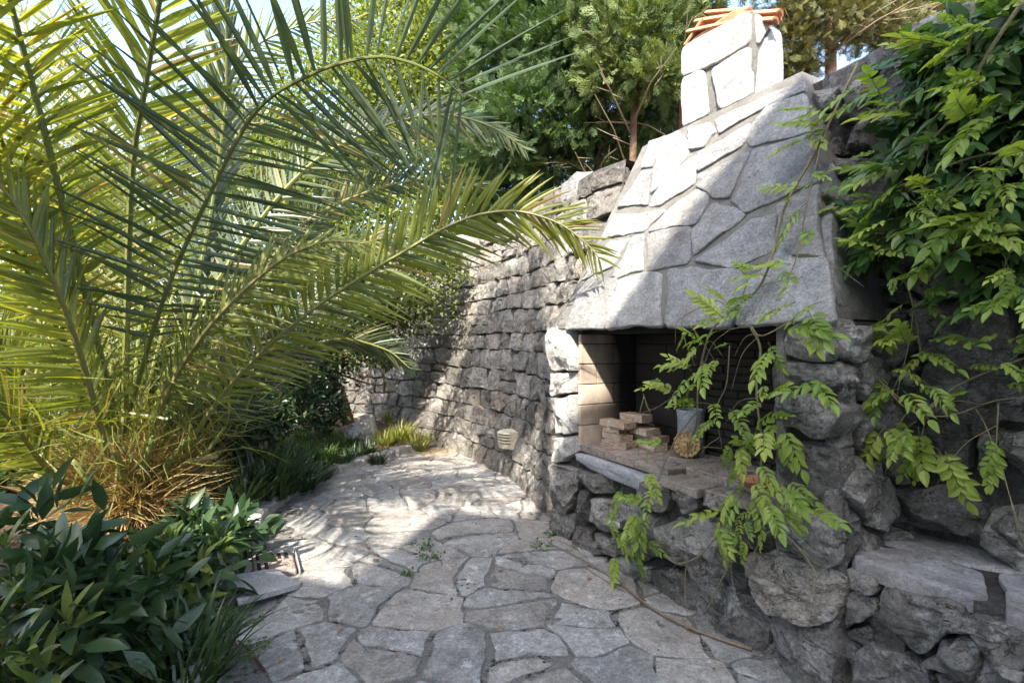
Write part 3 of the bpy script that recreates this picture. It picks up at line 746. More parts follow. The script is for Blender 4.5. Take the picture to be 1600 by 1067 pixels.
# firebox lining: brick by brick
fb = fbox('firebox', S0, S1, .55, .575, ZS-.03, ZT-.004, M['soot'])
fbox('firebox_ceiling', S0+.003, S1-.003, .06, .545, ZT-.045, ZT-.008, M['soot'], fb)
LS = lambda a, b, h: fp(S0+.004+h, a, b); RS = lambda a, b, h: fp(S1-.004-h, a, b); BS = lambda a, b, h: fp(a, .55-.002-h, b)
ch = .152
for r in range(6):
    z0 = ZS+.055+r*ch-.02; z1 = min(z0+ch-.006, ZT-.048)
    if z1-z0 < .03: continue
    x = -.02-(.16 if r % 2 else 0)
    while x < .52:
        a0 = max(x, -.005); a1 = min(x+.33-.005, .53)
        if a1-a0 > .04:
            box('brick', LS, a0, a1, z0, z1, -.01, .022+random.uniform(-.002,.003), M['firebrick'], fb, bevel=.004)
            if a0 > .4: box('brick', RS, a0, a1, z0, z1, -.01, .022, M['firebrick'], fb, bevel=.004)
        x += .33
    x = S0+.03-(.16 if r % 2 else 0)
    while x < 1.02:
        a0 = max(x, S0+.03); a1 = min(x+.325, 1.05)
        if a1-a0 > .04: box('brick', BS, a0, a1, z0, z1, -.01, .02, M['firebrick'], fb, bevel=.004)
        x += .33
r = 0; z0 = ZS+.035
while z0 < ZT-.09:
    x = 1.055-(.11 if r % 2 else 0)
    while x < S1-.03:
        a0 = max(x, 1.055); a1 = min(x+.225, S1-.03)
        if a1-a0 > .03: box('brick', BS, a0, a1, z0, z0+.042, -.01, .018+random.uniform(0, .008), M['firebrick'], fb, bevel=.003)
        x += .232
    z0 += .052; r += 1
# hearth tiles
TZ = ZS+.05
ds = [(S0+.02, .62), (.62, .92), (.92, 1.22), (1.22, 1.52), (1.52, S1-.01)]
for i, (a0, a1) in enumerate(ds):
    for j, (d0, d1) in enumerate([(-.01 if i < 3 else .13, .25), (.255, .40), (.405, .545)]):
        fbox('hearth_tile', a0+.003, a1-.003, d0, d1-.004, ZS-.005, TZ+random.uniform(-.003,.003), M['clay'], base, bevel=.005)
fbox('hearth_tile', 1.12, 1.50, -.09, .125, ZS-.035, ZS+.012, M['clay'], base, bevel=.006, jit=.003)
fbox('hearth_tile', 1.51, S1-.02, -.04, .125, ZS-.03, ZS+.012, M['clay'], base, bevel=.006, jit=.003)
fix(stone('sill', [(S0-.02,.60),(1.0,.56),(1.12,.60),(1.10,.665),(.95,.672),(S0-.02,.685)], PF, M['sill'], base, H=.055, m=40, rough=.012, edge=.01, it=1))

# hood
HB0, HB1 = .10, 2.17; HT0, HT1 = .40, 1.68; HZ = 3.03
def hood_pts(z, D, s0, s1): return [fp(s0, D, z), fp(s1, D, z)]
c_ = [fp(HB0,-.045,ZT), fp(HB1,-.045,ZT), fp(HB1-.05,.60,ZT), fp(HB0+.05,.60,ZT), fp(HT0,.555,HZ), fp(HT1,.555,HZ), fp(HT1,.75,HZ), fp(HT0,.75,HZ),
      fp(HB0,-.045,ZT+.035), fp(HB1,-.045,ZT+.035), fp(HB1-.05,.60,ZT+.035), fp(HB0+.05,.60,ZT+.035)]
hood = fix(mesh('hood', c_, [(0,3,2,1),(0,1,9,8),(1,2,10,9),(2,3,11,10),(3,0,8,11),(8,9,5,4),(9,10,6,5),(10,11,7,6),(11,8,4,7),(4,5,6,7)], M['hoodmortar'], fpl))
hvec = fp(1, .555, HZ)-fp(1, -.045, ZT+.035)
HP = Plane(fp(0, -.045, ZT+.035), U, hvec)
z1 = (840, 160, .375)
HS = [[(742,75),(945,-14),(937,33),(768,128)], [(952,-21),(1108,-78),(1112,-42),(956,24)], [(632,112),(715,97),(740,127),(692,188),(640,195)],
 [(682,212),(888,92),(873,160),(842,192),(675,290)], [(905,95),(960,28),(1112,-30),(1130,128),(902,178),(880,162)],
 [(530,150),(585,125),(632,178),(628,222),(478,380),(482,330),(506,210)], [(470,172),(532,150),(500,220),(480,268),(437,278)], [(440,292),(478,290),(460,428),(335,440)],
 [(555,292),(660,230),(655,340),(520,428),(472,432),(490,387)], [(675,307),(880,212),(800,400),(735,395),(675,350)],
 [(905,207),(1132,140),(1168,335),(1000,402),(872,458),(818,408)], [(320,468),(540,450),(440,538),(275,568)], [(555,450),(662,370),(706,392),(706,422),(655,508),(472,538)],
 [(735,427),(840,460),(865,477),(657,640),(650,540)], [(668,662),(887,497),(990,472),(985,612),(830,688)], [(1008,440),(1170,352),(1190,640),(1000,622)],
 [(232,648),(300,592),(385,570),(312,688),(190,742)], [(397,568),(443,560),(440,700),(345,724),(322,718)], [(460,560),(500,542),(633,525),(636,640),(620,668),(472,703)],
 [(172,790),(240,728),(330,737),(283,940),(120,945)], [(345,745),(450,717),(515,717),(518,934),(290,942)], [(550,702),(640,692),(828,703),(868,762),(800,932),(537,932)],
 [(890,762),(1000,640),(1192,662),(1240,912),(828,932)]]
for p in HS:
    q = grow(tr(HP, p, *z1), .016); stone('slab', q, HP.pt, M['slab'], hood, H=.016, prof=PROF_SLAB, m=44, rough=.010, edge=.014, freq=5, it=1, tilt=.004, kk=.07)
# right cheek of the hood: one big slab each half
CH = Plane(fp(HB1, -.045, ZT+.035), fp(HB1-.05,.6,ZT+.035)-fp(HB1,-.045,ZT+.035), fp(HT1,.555,HZ)-fp(HB1,-.045,ZT+.035))
for p in [[(.02,.02),(.58,.02),(.40,.55),(.02,.6)], [(.02,.64),(.38,.6),(.18,1.1),(.02,1.15)]]:
    stone('slab', p, CH.pt, M['slab'], hood, H=.014, prof=PROF_SLAB_LO, m=28, rough=.01, edge=.01, it=1, kk=.12)
# chimney
CS0, CS1, CD0, CD1 = .785, 1.345, .575, .86
z7 = (720, 0, .375)
top = [3.62, 3.60]; 
vsC = [fp(CS0,CD0,2.9), fp(CS1,CD0,2.9), fp(CS1,CD1,2.9), fp(CS0,CD1,2.9), fp(CS0,CD0,3.60), fp(CS1,CD0,3.57), fp(CS1,CD1,3.53), fp(CS0,CD1,3.53)]
chim = fix(mesh('chimney', vsC, BF, M['hoodmortar'], fpl))
CF = Plane(fp(0, CD0, 0), U, Z); CR = Plane(fp(CS1, 0, 0), -N, Z)
for p in [[(928,200),(1207,48),(1207,182),(1120,235),(1030,282),(928,322)], [(928,330),(1017,295),(1038,480),(928,528)], [(1048,292),(1207,196),(1212,402),(1085,458)]]:
    stone('slab', grow(tr(CF, p, *z7), .006), CF.pt, M['slab_white'], chim, H=.02, prof=PROF_SLAB, m=40, rough=.008, edge=.008, it=1, kk=.08, tilt=.003)
for p in [[(1224,58),(1282,108),(1232,195)], [(1290,112),(1333,145),(1336,378),(1226,412),(1240,225)]]:
    stone('slab', tr(CR, p, *z7), CR.pt, M['slab_white'], chim, H=.016, prof=PROF_SLAB, m=32, rough=.006, edge=.006, it=1, kk=.08, tilt=.003)
# clay tiles on top: curved tiles lying across the flue
def barrel(name, p0, p1, upv, r, parent, arc=math.pi*.8, thick=.014, taper=.85):
    d = (p1-p0); ax = d.normalized(); up = (upv-ax*upv.dot(ax)).normalized(); sd_ = ax.cross(up); vs = []; m = 9
    for e, (p, rr) in enumerate(((p0, r), (p1, r*taper))):
        for t in (0, thick):
            for k in range(m):
                an = -arc/2+arc*k/(m-1); vs.append(p+sd_*math.sin(an)*(rr-t)+up*(math.cos(an)*(rr-t)-rr*.5))
    fs = []
    for k in range(m-1):
        fs += [(k, k+1, 2*m+k+1, 2*m+k), (m+k, 3*m+k, 3*m+k+1, m+k+1), (k, m+k, m+k+1, k+1), (2*m+k, 2*m+k+1, 3*m+k+1, 3*m+k)]
    fs += [(0, 2*m, 3*m, m), (m-1, 2*m-1, 4*m-1, 3*m-1)]
    return fix(mesh(name, vs, fs, M['terracotta'], parent))
rc = chim
def tplane(D): return Plane(fp(0, D, 0), U, Z)
for D_, l, r_, rr in [(CD0+.07, (1078,52), (1152,36), .05), (CD0+.10, (1146,38), (1212,33), .05), (CD0+.15, (1090,36), (1158,25), .05), (CD0+.18, (1150,26), (1219,21), .05), (CD0+.22, (1106,22), (1172,17), .045),
                      (CD0+.24, (1150,36), (1217,27), .05)]:
    barrel('roof_tile', tplane(D_).at(*l), tplane(D_+.03).at(*r_), Z, rr, rc, arc=2.4, taper=.95)
barrel('roof_tile', tplane(CD0+.05).at(1073,76), tplane(CD0+.12).at(1100,34), N*.5-U, .06, rc, arc=2.2)
box('tile_bed', lambda s_, t_, h_: fp(s_, t_, h_), CS0+.01, CS0+.42, CD0+.06, CD1-.02, 3.55, 3.70, M['terracotta'], rc, bevel=.02, jit=.01)

# ------------------------------------------------------------------ STEP LEDGE right of the fireplace
st = thing('stone_step', 'broad stone ledge of flat slabs at the foot of the wall right of the fireplace', 'step', fp(2.8, .3, 0))
body = fix(mesh('rubble_body', box_pts(lambda s, t, h: fp(s, t, h), SR+.0, 5.4, .085, .62, -.05, .562), BF, M['wallmortar'], st))
LG = Plane(fp(0, 0, .548), U, -N); LG.n = Z
for p in [[(560,390),(610,378),(1000,458),(1225,530),(1238,652),(1170,645),(860,548),(620,472)], [(690,300),(800,240),(1200,338),(1500,430),(1500,545),(1100,465),(700,362)], [(1345,552),(1500,565),(1540,800),(1385,728)], [(1560,580),(1700,640),(1700,860),(1560,800)]]:
    stone('slab', grow(tr(LG, p, *z5), .028), LG.pt, M['ledge'], st, H=.035, prof=PROF_SLAB, m=44, rough=.012, edge=.014, it=1, kk=.18, tilt=.008)
for p in [[(670,742),(760,662),(850,702),(1010,800),(1000,842),(760,792)], [(600,900),(680,870),(880,940),(1000,1067),(900,1130),(640,1100)], [(1280,960),(1330,940),(1480,1010),(1480,1080)], [(1060,680),(1300,760),(1300,860),(1080,800)], [(1040,860),(1240,900),(1240,1060),(1040,1040)]]:
    stone('stone', [(a_, min(b_, .50)) for a_, b_ in tr(FR, p, *z5)], lambda s, t, h: FR.pt(s, t, h-.03), random.choice([M['rubble_dark'], M['rubble']]), st, H=random.uniform(.05,.09), m=40, rough=.04, edge=.02, it=1)
sd = poisson(SR, 0, 3.6, .53, .24, 2000, 1.3, .8, rmin=.12)
for c in voronoi([(p[0], p[1]) for p in sd], (SR, -.05, 3.6, .54)):
    c = c and inset(c, .005)
    if c: stone('stone', c, lambda s, t, h: FR.pt(s, t, h-.045), random.choice([M['rubble_dark'], M['rubble_dark'], M['rubble']]), st, H=random.uniform(.03,.06), m=20, rough=.04, edge=.02, it=1)

# ------------------------------------------------------------------ UNSEEN SHADE BLOCK AND TREE added behind the camera to cast the big shade
HH = V((SUN.x, SUN.y, 0)).normalized(); E1 = V((-HH.y, HH.x, 0))
ce = math.sqrt(1-SUN.z**2); se = SUN.z
def sil(a, b, L):    # point of a facade L metres behind whose shadow passes (a, b)
    z = (b+se*L)/ce; p = E1*a+HH*L; return V((p.x, p.y, z))
L0 = 5.5
hs = thing('shade_block', 'unseen house with a steep gable roof standing behind the camera', 'shade_block', tuple(E1*3+HH*(L0+3)))
edge = [(-7.5, 1.95), (-1.78, 1.95), (-1.75, 2.92), (-.79, 2.98), (-.63, 3.28), (-.21, 3.61), (.31, 4.07), (.86, 4.40), (7, 4.9)]  # outline shaped from the wanted shadow edge
top_ = [sil(a, b, L0) for a, b in edge]; bot = [V((p.x, p.y, 0)) for p in top_]
dp = HH*6
vs = top_+bot+[p+dp for p in top_]+[p+dp for p in bot]; n = len(edge); fs = []
for i in range(n-1): fs += [(i, i+1, n+i+1, n+i), (i, 2*n+i, 2*n+i+1, i+1), (2*n+i, 3*n+i, 3*n+i+1, 2*n+i+1)]
fs += [(0, n, 3*n, 2*n), (n-1, 3*n-1, 4*n-1, 2*n-1)]
hw = fix(mesh('wall', vs, fs, M['shade_block_wall'], hs))
dd = HH*-1
for k, a in enumerate((-5.5, -3.2, .6, 3.0, 5.2)):
    for zb in (1.0, 3.9):
        c0 = E1*a+HH*L0
        pw = lambda x, y, h: V((c0.x, c0.y, 0))+E1*x+Z*y+dd*h
        w = box('window', pw, -.5, .5, zb, zb+1.4, .003, .05, M['iron'], hs)
        box('frame', pw, -.56, .56, zb-.06, zb-.003, .003, .08, M['concrete'], w)
pt_trunk = sil(-.9, 4.1, 3.0)
sh = thing('shade_tree', 'unseen broadleaf tree added for shade between the house and the camera', 'tree', (pt_trunk.x, pt_trunk.y, 0))
tube('trunk', [V((pt_trunk.x, pt_trunk.y, -.1)), V((pt_trunk.x+.05, pt_trunk.y, 4)), pt_trunk+V((0, 0, .5))], .16, .06, M['bark'], sh, 8)
P_, D_ = lobes([(tuple(sil(-1.55, 4.75, 3.0)), (.62, .6, 1.25)), (tuple(sil(-1.95, 5.3, 3.1)), (.6, .5, .9)), (tuple(sil(-1.2, 4.35, 2.9)), (.35, .4, .55))], 5200, .1)  # added crown, placed so its shade falls on wall and fronds
cloud('crown', P_, rdir(5200), rdir(5200, 1), rng.uniform(.10, .17, 5200), T_simple(.55), M['bush'], sh)

# ------------------------------------------------------------------ kerb
kb = thing('kerb', 'low curved stone kerb between paving and planting bed', 'kerb', tuple(KP[3]))
KL = [0]
for a, b in zip(KC, KC[1:]): KL.append(KL[-1]+(b-a).length)
def kerbp(s, t, h):
    s = max(0, min(KL[-1]-1e-4, s)); j = max(0, min(len(KC)-2, int(np.searchsorted(KL, s))-1)); f = (s-KL[j])/(KL[j+1]-KL[j])
    p = KC[j].lerp(KC[j+1], f); d = (KC[min(j+2, len(KC)-1)]-KC[max(0, j-1)]).normalized(); n = V((-d.y, d.x, 0))
    if n.x < 0: n = -n
    return p+n*t+Z*h
s = .05
while s < KL[-1]-.4:
    w = random.uniform(.28, .62)
    stone('kerb_stone', [(s+.008,-.10),(s+w-.008,-.10),(s+w-.008,.045+random.uniform(-.01,.01)),(s+.008,.05+random.uniform(-.01,.01))], lambda x, y, h: kerbp(x, y, h), M['flag'], kb, H=random.uniform(.075,.10), prof=PROF_SLAB_LO, m=22, rough=.012, edge=.012, it=1, kk=.1, tilt=.02)
    s += w

# ------------------------------------------------------------------ PALM
palm = thing('palm_tree', 'young date palm with long arching feather fronds rising from a straw covered base', 'palm', (-2.95, 4.0, .1))
PB = V((-2.95, 4.0, .15))
crown_c = V((-2.95, 4.0, .42))
def frond(pts, llen, mat='palm', nl=60, t0=.30, roll=0., ang=1.0, droop=.09, r0=.028, w=.036, flat=None, vee=.25, tipscale=.45, fall=.55):
    P0 = [q if isinstance(q, V) else pix(*q) for q in pts]; c = catmull(P0, 10); n = len(c)
    Ls = [0]
    for a, b in zip(c, c[1:]): Ls.append(Ls[-1]+(b-a).length)
    tot = Ls[-1]; vs, fs = tube_geo(c, r0*.85, .0035, 6); nv0 = len(vs); mi = [0]*len(fs); vs = [tuple(v) for v in vs]; fs = [tuple(f) for f in fs]
    fq = []; 
    SEG = 5
    for k in range(nl):
        t = t0+(1-t0)*(k/(nl-1))**.92
        for side in (-1, 1):
            tt = min(.9999, t+random.gauss(0, .0035)); d = tt*tot; j = min(n-2, max(0, int(np.searchsorted(Ls, d))-1)); f = (d-Ls[j])/(Ls[j+1]-Ls[j]); p = c[j].lerp(c[j+1], f)
            T = (c[min(n-1, j+2)]-c[max(0, j-1)]).normalized()
            view = (p-V((0,0,1.5))).normalized() if flat is None else flat
            S = T.cross(view).normalized(); Nn = S.cross(T)
            if roll: q = Matrix.Rotation(roll, 3, T); S = q @ S; Nn = q @ Nn
            u = (t-t0)/(1-t0)
            L = llen*(math.sin(math.pi*min(1, .22+.62*u))**.7)*(1-(1-tipscale)*max(0, (u-.6)/.4)**1.6)*random.uniform(.88, 1.08)
            if u < .12: L *= .55+u*3.7
            an = ang*(1-fall*u)+random.gauss(0, .07)
            dirv = (T*math.cos(an)+S*side*math.sin(an)+Nn*(vee+random.gauss(0, .13))).normalized()
            wv = dirv.cross(Nn).normalized(); ln = wv.cross(dirv)
            ww = w*random.uniform(.8, 1.1)*(1 if u < .7 else 1-(u-.7)*1.5); b = len(vs); dr = droop*random.uniform(.6, 1.5)
            tw = random.gauss(0, .35)
            wv = wv*math.cos(tw)+ln*math.sin(tw)
            for q in range(SEG+1):
                x = q/SEG; pp = p+dirv*(L*x)-Z*(dr*L*x*x)
                hw = ww*.5*(math.sin(math.pi*(.12+.88*(1-x)**.8)) if x < 1 else 0)*1.0
                hw = ww*.5*min(1, .35+x*4)*(1-x**2.2) 
                if q == SEG: vs.append(tuple(pp)); break
                e = ln*(hw*.45)
                vs += [tuple(pp+wv*hw+e), tuple(pp), tuple(pp-wv*hw+e)]
            for q in range(SEG-1):
                o = b+q*3; fs += [(o, o+1, o+4, o+3), (o+1, o+2, o+5, o+4)]
            o = b+(SEG-1)*3; fs += [(o, o+1, b+SEG*3), (o+1, o+2, b+SEG*3)]
    nf0 = len(mi)
    me = bpy.data.meshes.new('frond'); me.from_pydata(vs, [], fs); me.materials.append(M['rachis']); me.materials.append(M[mat])
    per = (SEG-1)*2+2; mm = np.ones(len(fs), dtype=np.int32); mm[:nf0] = 0; me.polygons.foreach_set('material_index', mm)
    r = np.zeros(len(fs)); nlv = (len(fs)-nf0)//per; r[nf0:] = np.repeat(rng.random(nlv), per)
    at = me.attributes.new('rnd', 'FLOAT', 'FACE'); at.data.foreach_set('value', r.astype(np.float32)); me.update()
    return link('frond', me, palm)
B0 = (190, 775, 4.0)
frond([(178,760,3.95),(190,690,3.9),(215,600,3.75),(262,450,3.4),(330,300,3.1),(400,175,2.8),(490,115,2.6),(580,90,2.5),(640,98,2.45),(690,122,2.42),(722,150,2.4)], .80, 'palm_shaded', 54, .30, roll=.1, ang=1.42, droop=.05, w=.037, r0=.022, tipscale=1.25, fall=.2, vee=.05)
frond([(195,770,4.0),(196,600,3.9),(205,290,3.4),(228,130,3.0),(250,0,2.7),(262,-90,2.5),(285,-260,2.3)], .66, 'palm', 74, .25, roll=-.1, ang=1.15, droop=.08, w=.036, r0=.032)
frond([(245,770,4.0),(290,700,3.9),(370,590,3.8),(480,490,3.7),(620,400,3.6),(720,345,3.55),(800,330,3.5),(870,348,3.5),(915,380,3.5),(935,402,3.5)], .56, 'palm', 88, .22, roll=.1, ang=1.2, droop=.10, w=.036, r0=.026, tipscale=.6)
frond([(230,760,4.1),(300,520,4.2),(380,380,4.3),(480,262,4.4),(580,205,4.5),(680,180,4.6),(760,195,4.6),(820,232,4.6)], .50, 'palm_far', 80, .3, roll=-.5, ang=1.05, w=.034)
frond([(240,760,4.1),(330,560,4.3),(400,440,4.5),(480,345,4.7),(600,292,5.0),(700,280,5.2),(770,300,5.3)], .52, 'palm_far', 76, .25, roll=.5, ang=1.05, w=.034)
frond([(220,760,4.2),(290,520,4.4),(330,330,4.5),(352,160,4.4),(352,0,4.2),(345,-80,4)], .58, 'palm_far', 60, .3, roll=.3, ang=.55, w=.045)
frond([(150,780,4.0),(60,640,3.7),(0,560,3.4),(-80,450,3.2),(-200,330,3.0)], .50, 'palm', 54, .3, roll=.2, ang=1.0)
frond([(160,770,4.1),(110,560,4.2),(60,330,4.2),(0,130,4.1),(-40,20,4)], .62, 'palm', 66, .22, roll=.4, ang=1.0, w=.032)
frond([(170,770,4.2),(150,500,4.5),(130,250,4.6),(90,60,4.6),(50,-50,4.5)], .66, 'palm', 66, .22, roll=-.4, ang=1.1, w=.03)
frond([(150,790,3.9),(80,740,3.6),(10,650,3.2),(-60,600,2.9)], .42, 'palm', 44, .3, roll=.4, ang=.9)
frond([(260,760,4.2),(340,650,4.5),(420,575,4.7),(520,530,4.9),(600,545,5.0),(640,575,5.0)], .50, 'palm_far', 64, .25, roll=.6, ang=1.0, w=.03)
frond([(200,760,4.3),(240,480,4.8),(300,220,5.0),(380,90,5),(470,40,5),(560,30,5)], .60, 'palm', 70, .3, roll=-.3, ang=1.1, w=.03)
frond([(170,760,4.3),(90,620,4.7),(0,430,4.8),(-90,300,4.8)], .60, 'palm', 58, .22, roll=.0, ang=1.1, w=.03)
frond([(180,775,3.9),(150,640,3.4),(100,480,3.0),(30,330,2.7),(-60,230,2.5)], .52, 'palm', 62, .28, roll=.7, ang=1.1, w=.036)
frond([(210,775,3.9),(250,640,3.6),(320,520,3.3),(420,420,3.2),(500,380,3.2),(570,380,3.2)], .42, 'palm', 62, .3, roll=-.7, ang=1.05, w=.028)
frond([(185,760,4.4),(170,400,5.1),(120,180,5.4),(30,30,5.5),(-80,-30,5.5)], .7, 'palm', 70, .25, roll=.2, ang=1.1, w=.032)
frond([(230,760,4.3),(300,600,4.8),(390,480,5.2),(500,400,5.6),(620,370,5.9),(700,390,6.0)], .55, 'palm_far', 70, .25, roll=-.4, ang=1.0, w=.03)
frond([(140,790,4.1),(60,700,4.3),(-30,560,4.4),(-150,470,4.4)], .55, 'palm', 50, .25, roll=-.3, ang=1.0, w=.036)
frond([(210,770,4.15),(225,560,4.5),(260,380,4.9),(330,250,5.3),(420,190,5.6),(520,180,5.8)], .58, 'palm_far', 68, .25, roll=.5, ang=1.05, w=.034)
for W4 in [[(-2.9,3.2,2.0),(-2.5,1.8,3.0),(-2.1,.9,3.2),(-1.6,.3,3.1)], [(-2.7,3.0,2.6),(-2.1,1.9,3.6),(-1.5,1.0,4.0),(-.9,.5,3.9)], [(-2.8,2.9,2.4),(-2.35,1.9,3.3),(-1.9,1.2,3.7),(-1.4,.7,3.7)], [(-2.85,2.8,2.2),(-2.5,1.5,3.1),(-2.2,.6,3.4),(-1.8,-.1,3.3)], [(-2.6,2.8,2.8),(-1.9,1.6,3.9),(-1.2,.8,4.3),(-.6,.4,4.2)]]:  # unseen fronds added out of frame to dapple the paving with shade
    frond([V((-2.95,3.95,.5))]+[V(q) for q in W4], .52, 'palm', 70, .22, roll=random.uniform(.6, 1.4), ang=1.1, w=.034, flat=V((0,0,-1)), r0=.02)
# many finer fronds filling the crown
for i, (tx, ty, Y1, bx, by) in enumerate([(-60,60,4.4,70,420),(20,-40,4.6,110,350),(110,-60,4.9,150,330),(160,20,5.1,175,360),(300,30,5.0,240,350),(420,120,5.2,290,400),(-80,180,4.2,50,480),(-90,300,4.0,40,560),(-60,420,4.5,60,600),(480,220,5.4,320,450),(560,300,5.6,370,500),(520,450,4.6,370,590),(450,500,4.3,350,620),(60,200,5.4,120,450),(240,120,5.3,215,420),(-70,540,3.7,60,640),(600,450,5.2,420,560)]):
    mx, my = (bx+tx)/2, (by+ty)/2-25
    frond([(190+random.uniform(-30,50),768,4.05),((190+bx)/2,(760+by)/2-10,4.05+(Y1-4.05)*.25),(bx,by,4.05+(Y1-4.05)*.5),(mx,my,4.05+(Y1-4.05)*.8),(tx,ty,Y1)], random.uniform(.44,.60), 'palm' if tx < 300 else 'palm_far', 62, .2, roll=random.uniform(-.7,.7), ang=random.uniform(.85,1.1), w=random.uniform(.022,.030), r0=.02)
# dry golden sheath and straw at the base
n = 4200
ang = rng.uniform(0, 2*np.pi, n); el = rng.uniform(-.15, 1.25, n); rr = rng.uniform(.02, .42, n)
d = np.stack([np.cos(ang)*np.cos(el), np.sin(ang)*np.cos(el), np.sin(el)], 1)
p = np.array(PB)+d*np.stack([rr, rr, rr*.9], 1)+np.array([0, 0, .12])
tv = np.array([(0,-.5,0),(0,.5,0),(.5,.35,.08),(.5,-.35,.08),(1,0,-.02)])*np.array([1,.022,1]); 
tfq = np.array([(0,1,2),(0,2,3),(3,2,4)])
cloud('dry_straw', p, d+rng.normal(0, .3, (n, 3)), rdir(n), rng.uniform(.15, .55, n), (tv, tfq), M['straw'], palm)['kind'] = 'stuff'
# spiny short leaflets on the petioles
n = 1100; ang = rng.uniform(0, 2*np.pi, n); el = rng.uniform(.3, 1.35, n); d = np.stack([np.cos(ang)*np.cos(el), np.sin(ang)*np.cos(el), np.sin(el)], 1)
p = np.array(crown_c)+d*rng.uniform(.1, 1.3, (n, 1)); cloud('lower_leaflets', p, d*.4+rdir(n), rdir(n), rng.uniform(.25, .6, n), (tv*np.array([1,1.3,1]), tfq), M['palm'], palm)['kind'] = 'stuff'
for k in range(16):
    an = 2*math.pi*k/16+random.uniform(-.1, .1); dv = V((math.cos(an), math.sin(an), 0)); 
    tube('frond_stub', [PB+dv*.10-Z*.1, PB+dv*.22+Z*.2, PB+dv*.40+Z*(.42+random.uniform(-.15,.1)), PB+dv*.62+Z*(.5+random.uniform(-.2,.2))], .05, .014, M['rachis'], palm, 6)
tube('trunk', [PB-Z*.3, PB+Z*.1, PB+Z*.32], .30, .16, M['bark'], palm, 14)

# ------------------------------------------------------------------ SHRUBS AND HEDGES
def shrub(name, label, cat, loc, lob, n, size, mat, tmpl, up=.5, stems=None, part='foliage', group=None, shell=.45, stemmat='bark'):
    t = thing(name, label, cat, loc, group); p, o = lobes(lob, n, shell)
    cloud(part, p, rdir(n, 0, o, .6), rdir(n, up), rng.uniform(size*.7, size*1.3, n), tmpl, M[mat], t)
    for st_ in stems or []: multi_tube('stem', [st_], M[stemmat], t)
    return t
def Lb(px, py, Y, rx, ry, rz): p = pix(px, py, Y); return (tuple(p), (rx, ry, rz))
shrub('hedge_shrub', 'tall sunlit yellow-green shrub glowing behind the palm fronds', 'shrub', tuple(pix(450,600,8.5)),
      [Lb(430,330,8.6,1.3,.9,1.5), Lb(520,180,9.2,1.4,.9,1.4), Lb(640,140,9.8,1.5,1.0,1.3), Lb(400,480,8.2,1.0,.8,1.0), Lb(700,30,10.5,1.5,.8,1.2), Lb(330,230,9,1.1,.8,1.0), Lb(620,60,10.4,1.7,1,1.4), Lb(720,330,8.2,.9,.6,.7), Lb(560,360,8.8,1.4,.8,.9), Lb(690,100,10,1.1,.8,1.4), Lb(640,260,9.2,1.5,.8,.9), Lb(740,230,9.4,.9,.6,.8), Lb(520,300,9.6,1.2,.6,1.2), Lb(400,250,9.8,1.0,.6,1.0)], 56000, .10, 'hedge', T_simple(.6), .8,
      [([pix(480,640,8.6), pix(470,400,8.6), pix(500,200,9)], .07, .03), ([pix(560,640,9), pix(590,350,9.2), pix(640,150,9.8)], .07, .02)])
shrub('hedge_shrub', 'pale yellow-green shrub at the far left beyond the palm', 'shrub', tuple(pix(40,640,9)),
      [Lb(30,330,9.4,1.6,.9,1.2), Lb(180,420,9.2,1.5,.9,1.1), Lb(-120,260,9.6,1.5,.9,1.5), Lb(120,300,9.8,1.3,.9,1.0), Lb(230,330,9.6,1.2,.9,1.0), Lb(300,470,9.0,1.3,.9,1.2), Lb(60,560,8.6,2.4,.9,.9), Lb(300,560,8.4,1.6,.9,.8)], 24000, .10, 'hedge', T_simple(.6), .8)
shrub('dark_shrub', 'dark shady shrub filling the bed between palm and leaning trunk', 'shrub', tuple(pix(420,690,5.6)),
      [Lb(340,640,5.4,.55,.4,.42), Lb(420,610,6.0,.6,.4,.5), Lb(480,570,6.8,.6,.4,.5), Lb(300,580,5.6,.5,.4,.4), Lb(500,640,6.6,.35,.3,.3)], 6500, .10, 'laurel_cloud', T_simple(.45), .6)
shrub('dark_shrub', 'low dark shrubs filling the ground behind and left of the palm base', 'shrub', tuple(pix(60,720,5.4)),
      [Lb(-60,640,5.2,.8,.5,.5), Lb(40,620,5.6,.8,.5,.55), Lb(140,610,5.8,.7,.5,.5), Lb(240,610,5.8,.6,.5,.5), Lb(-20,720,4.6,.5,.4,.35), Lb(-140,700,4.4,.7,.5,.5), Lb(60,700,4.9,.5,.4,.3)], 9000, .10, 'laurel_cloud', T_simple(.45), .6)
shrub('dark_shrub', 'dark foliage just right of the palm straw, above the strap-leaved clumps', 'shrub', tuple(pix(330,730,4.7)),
      [Lb(320,670,4.7,.32,.3,.32), Lb(370,650,5.0,.35,.3,.3), Lb(410,650,5.4,.35,.3,.3)], 2600, .09, 'laurel_cloud', T_simple(.45), .6)
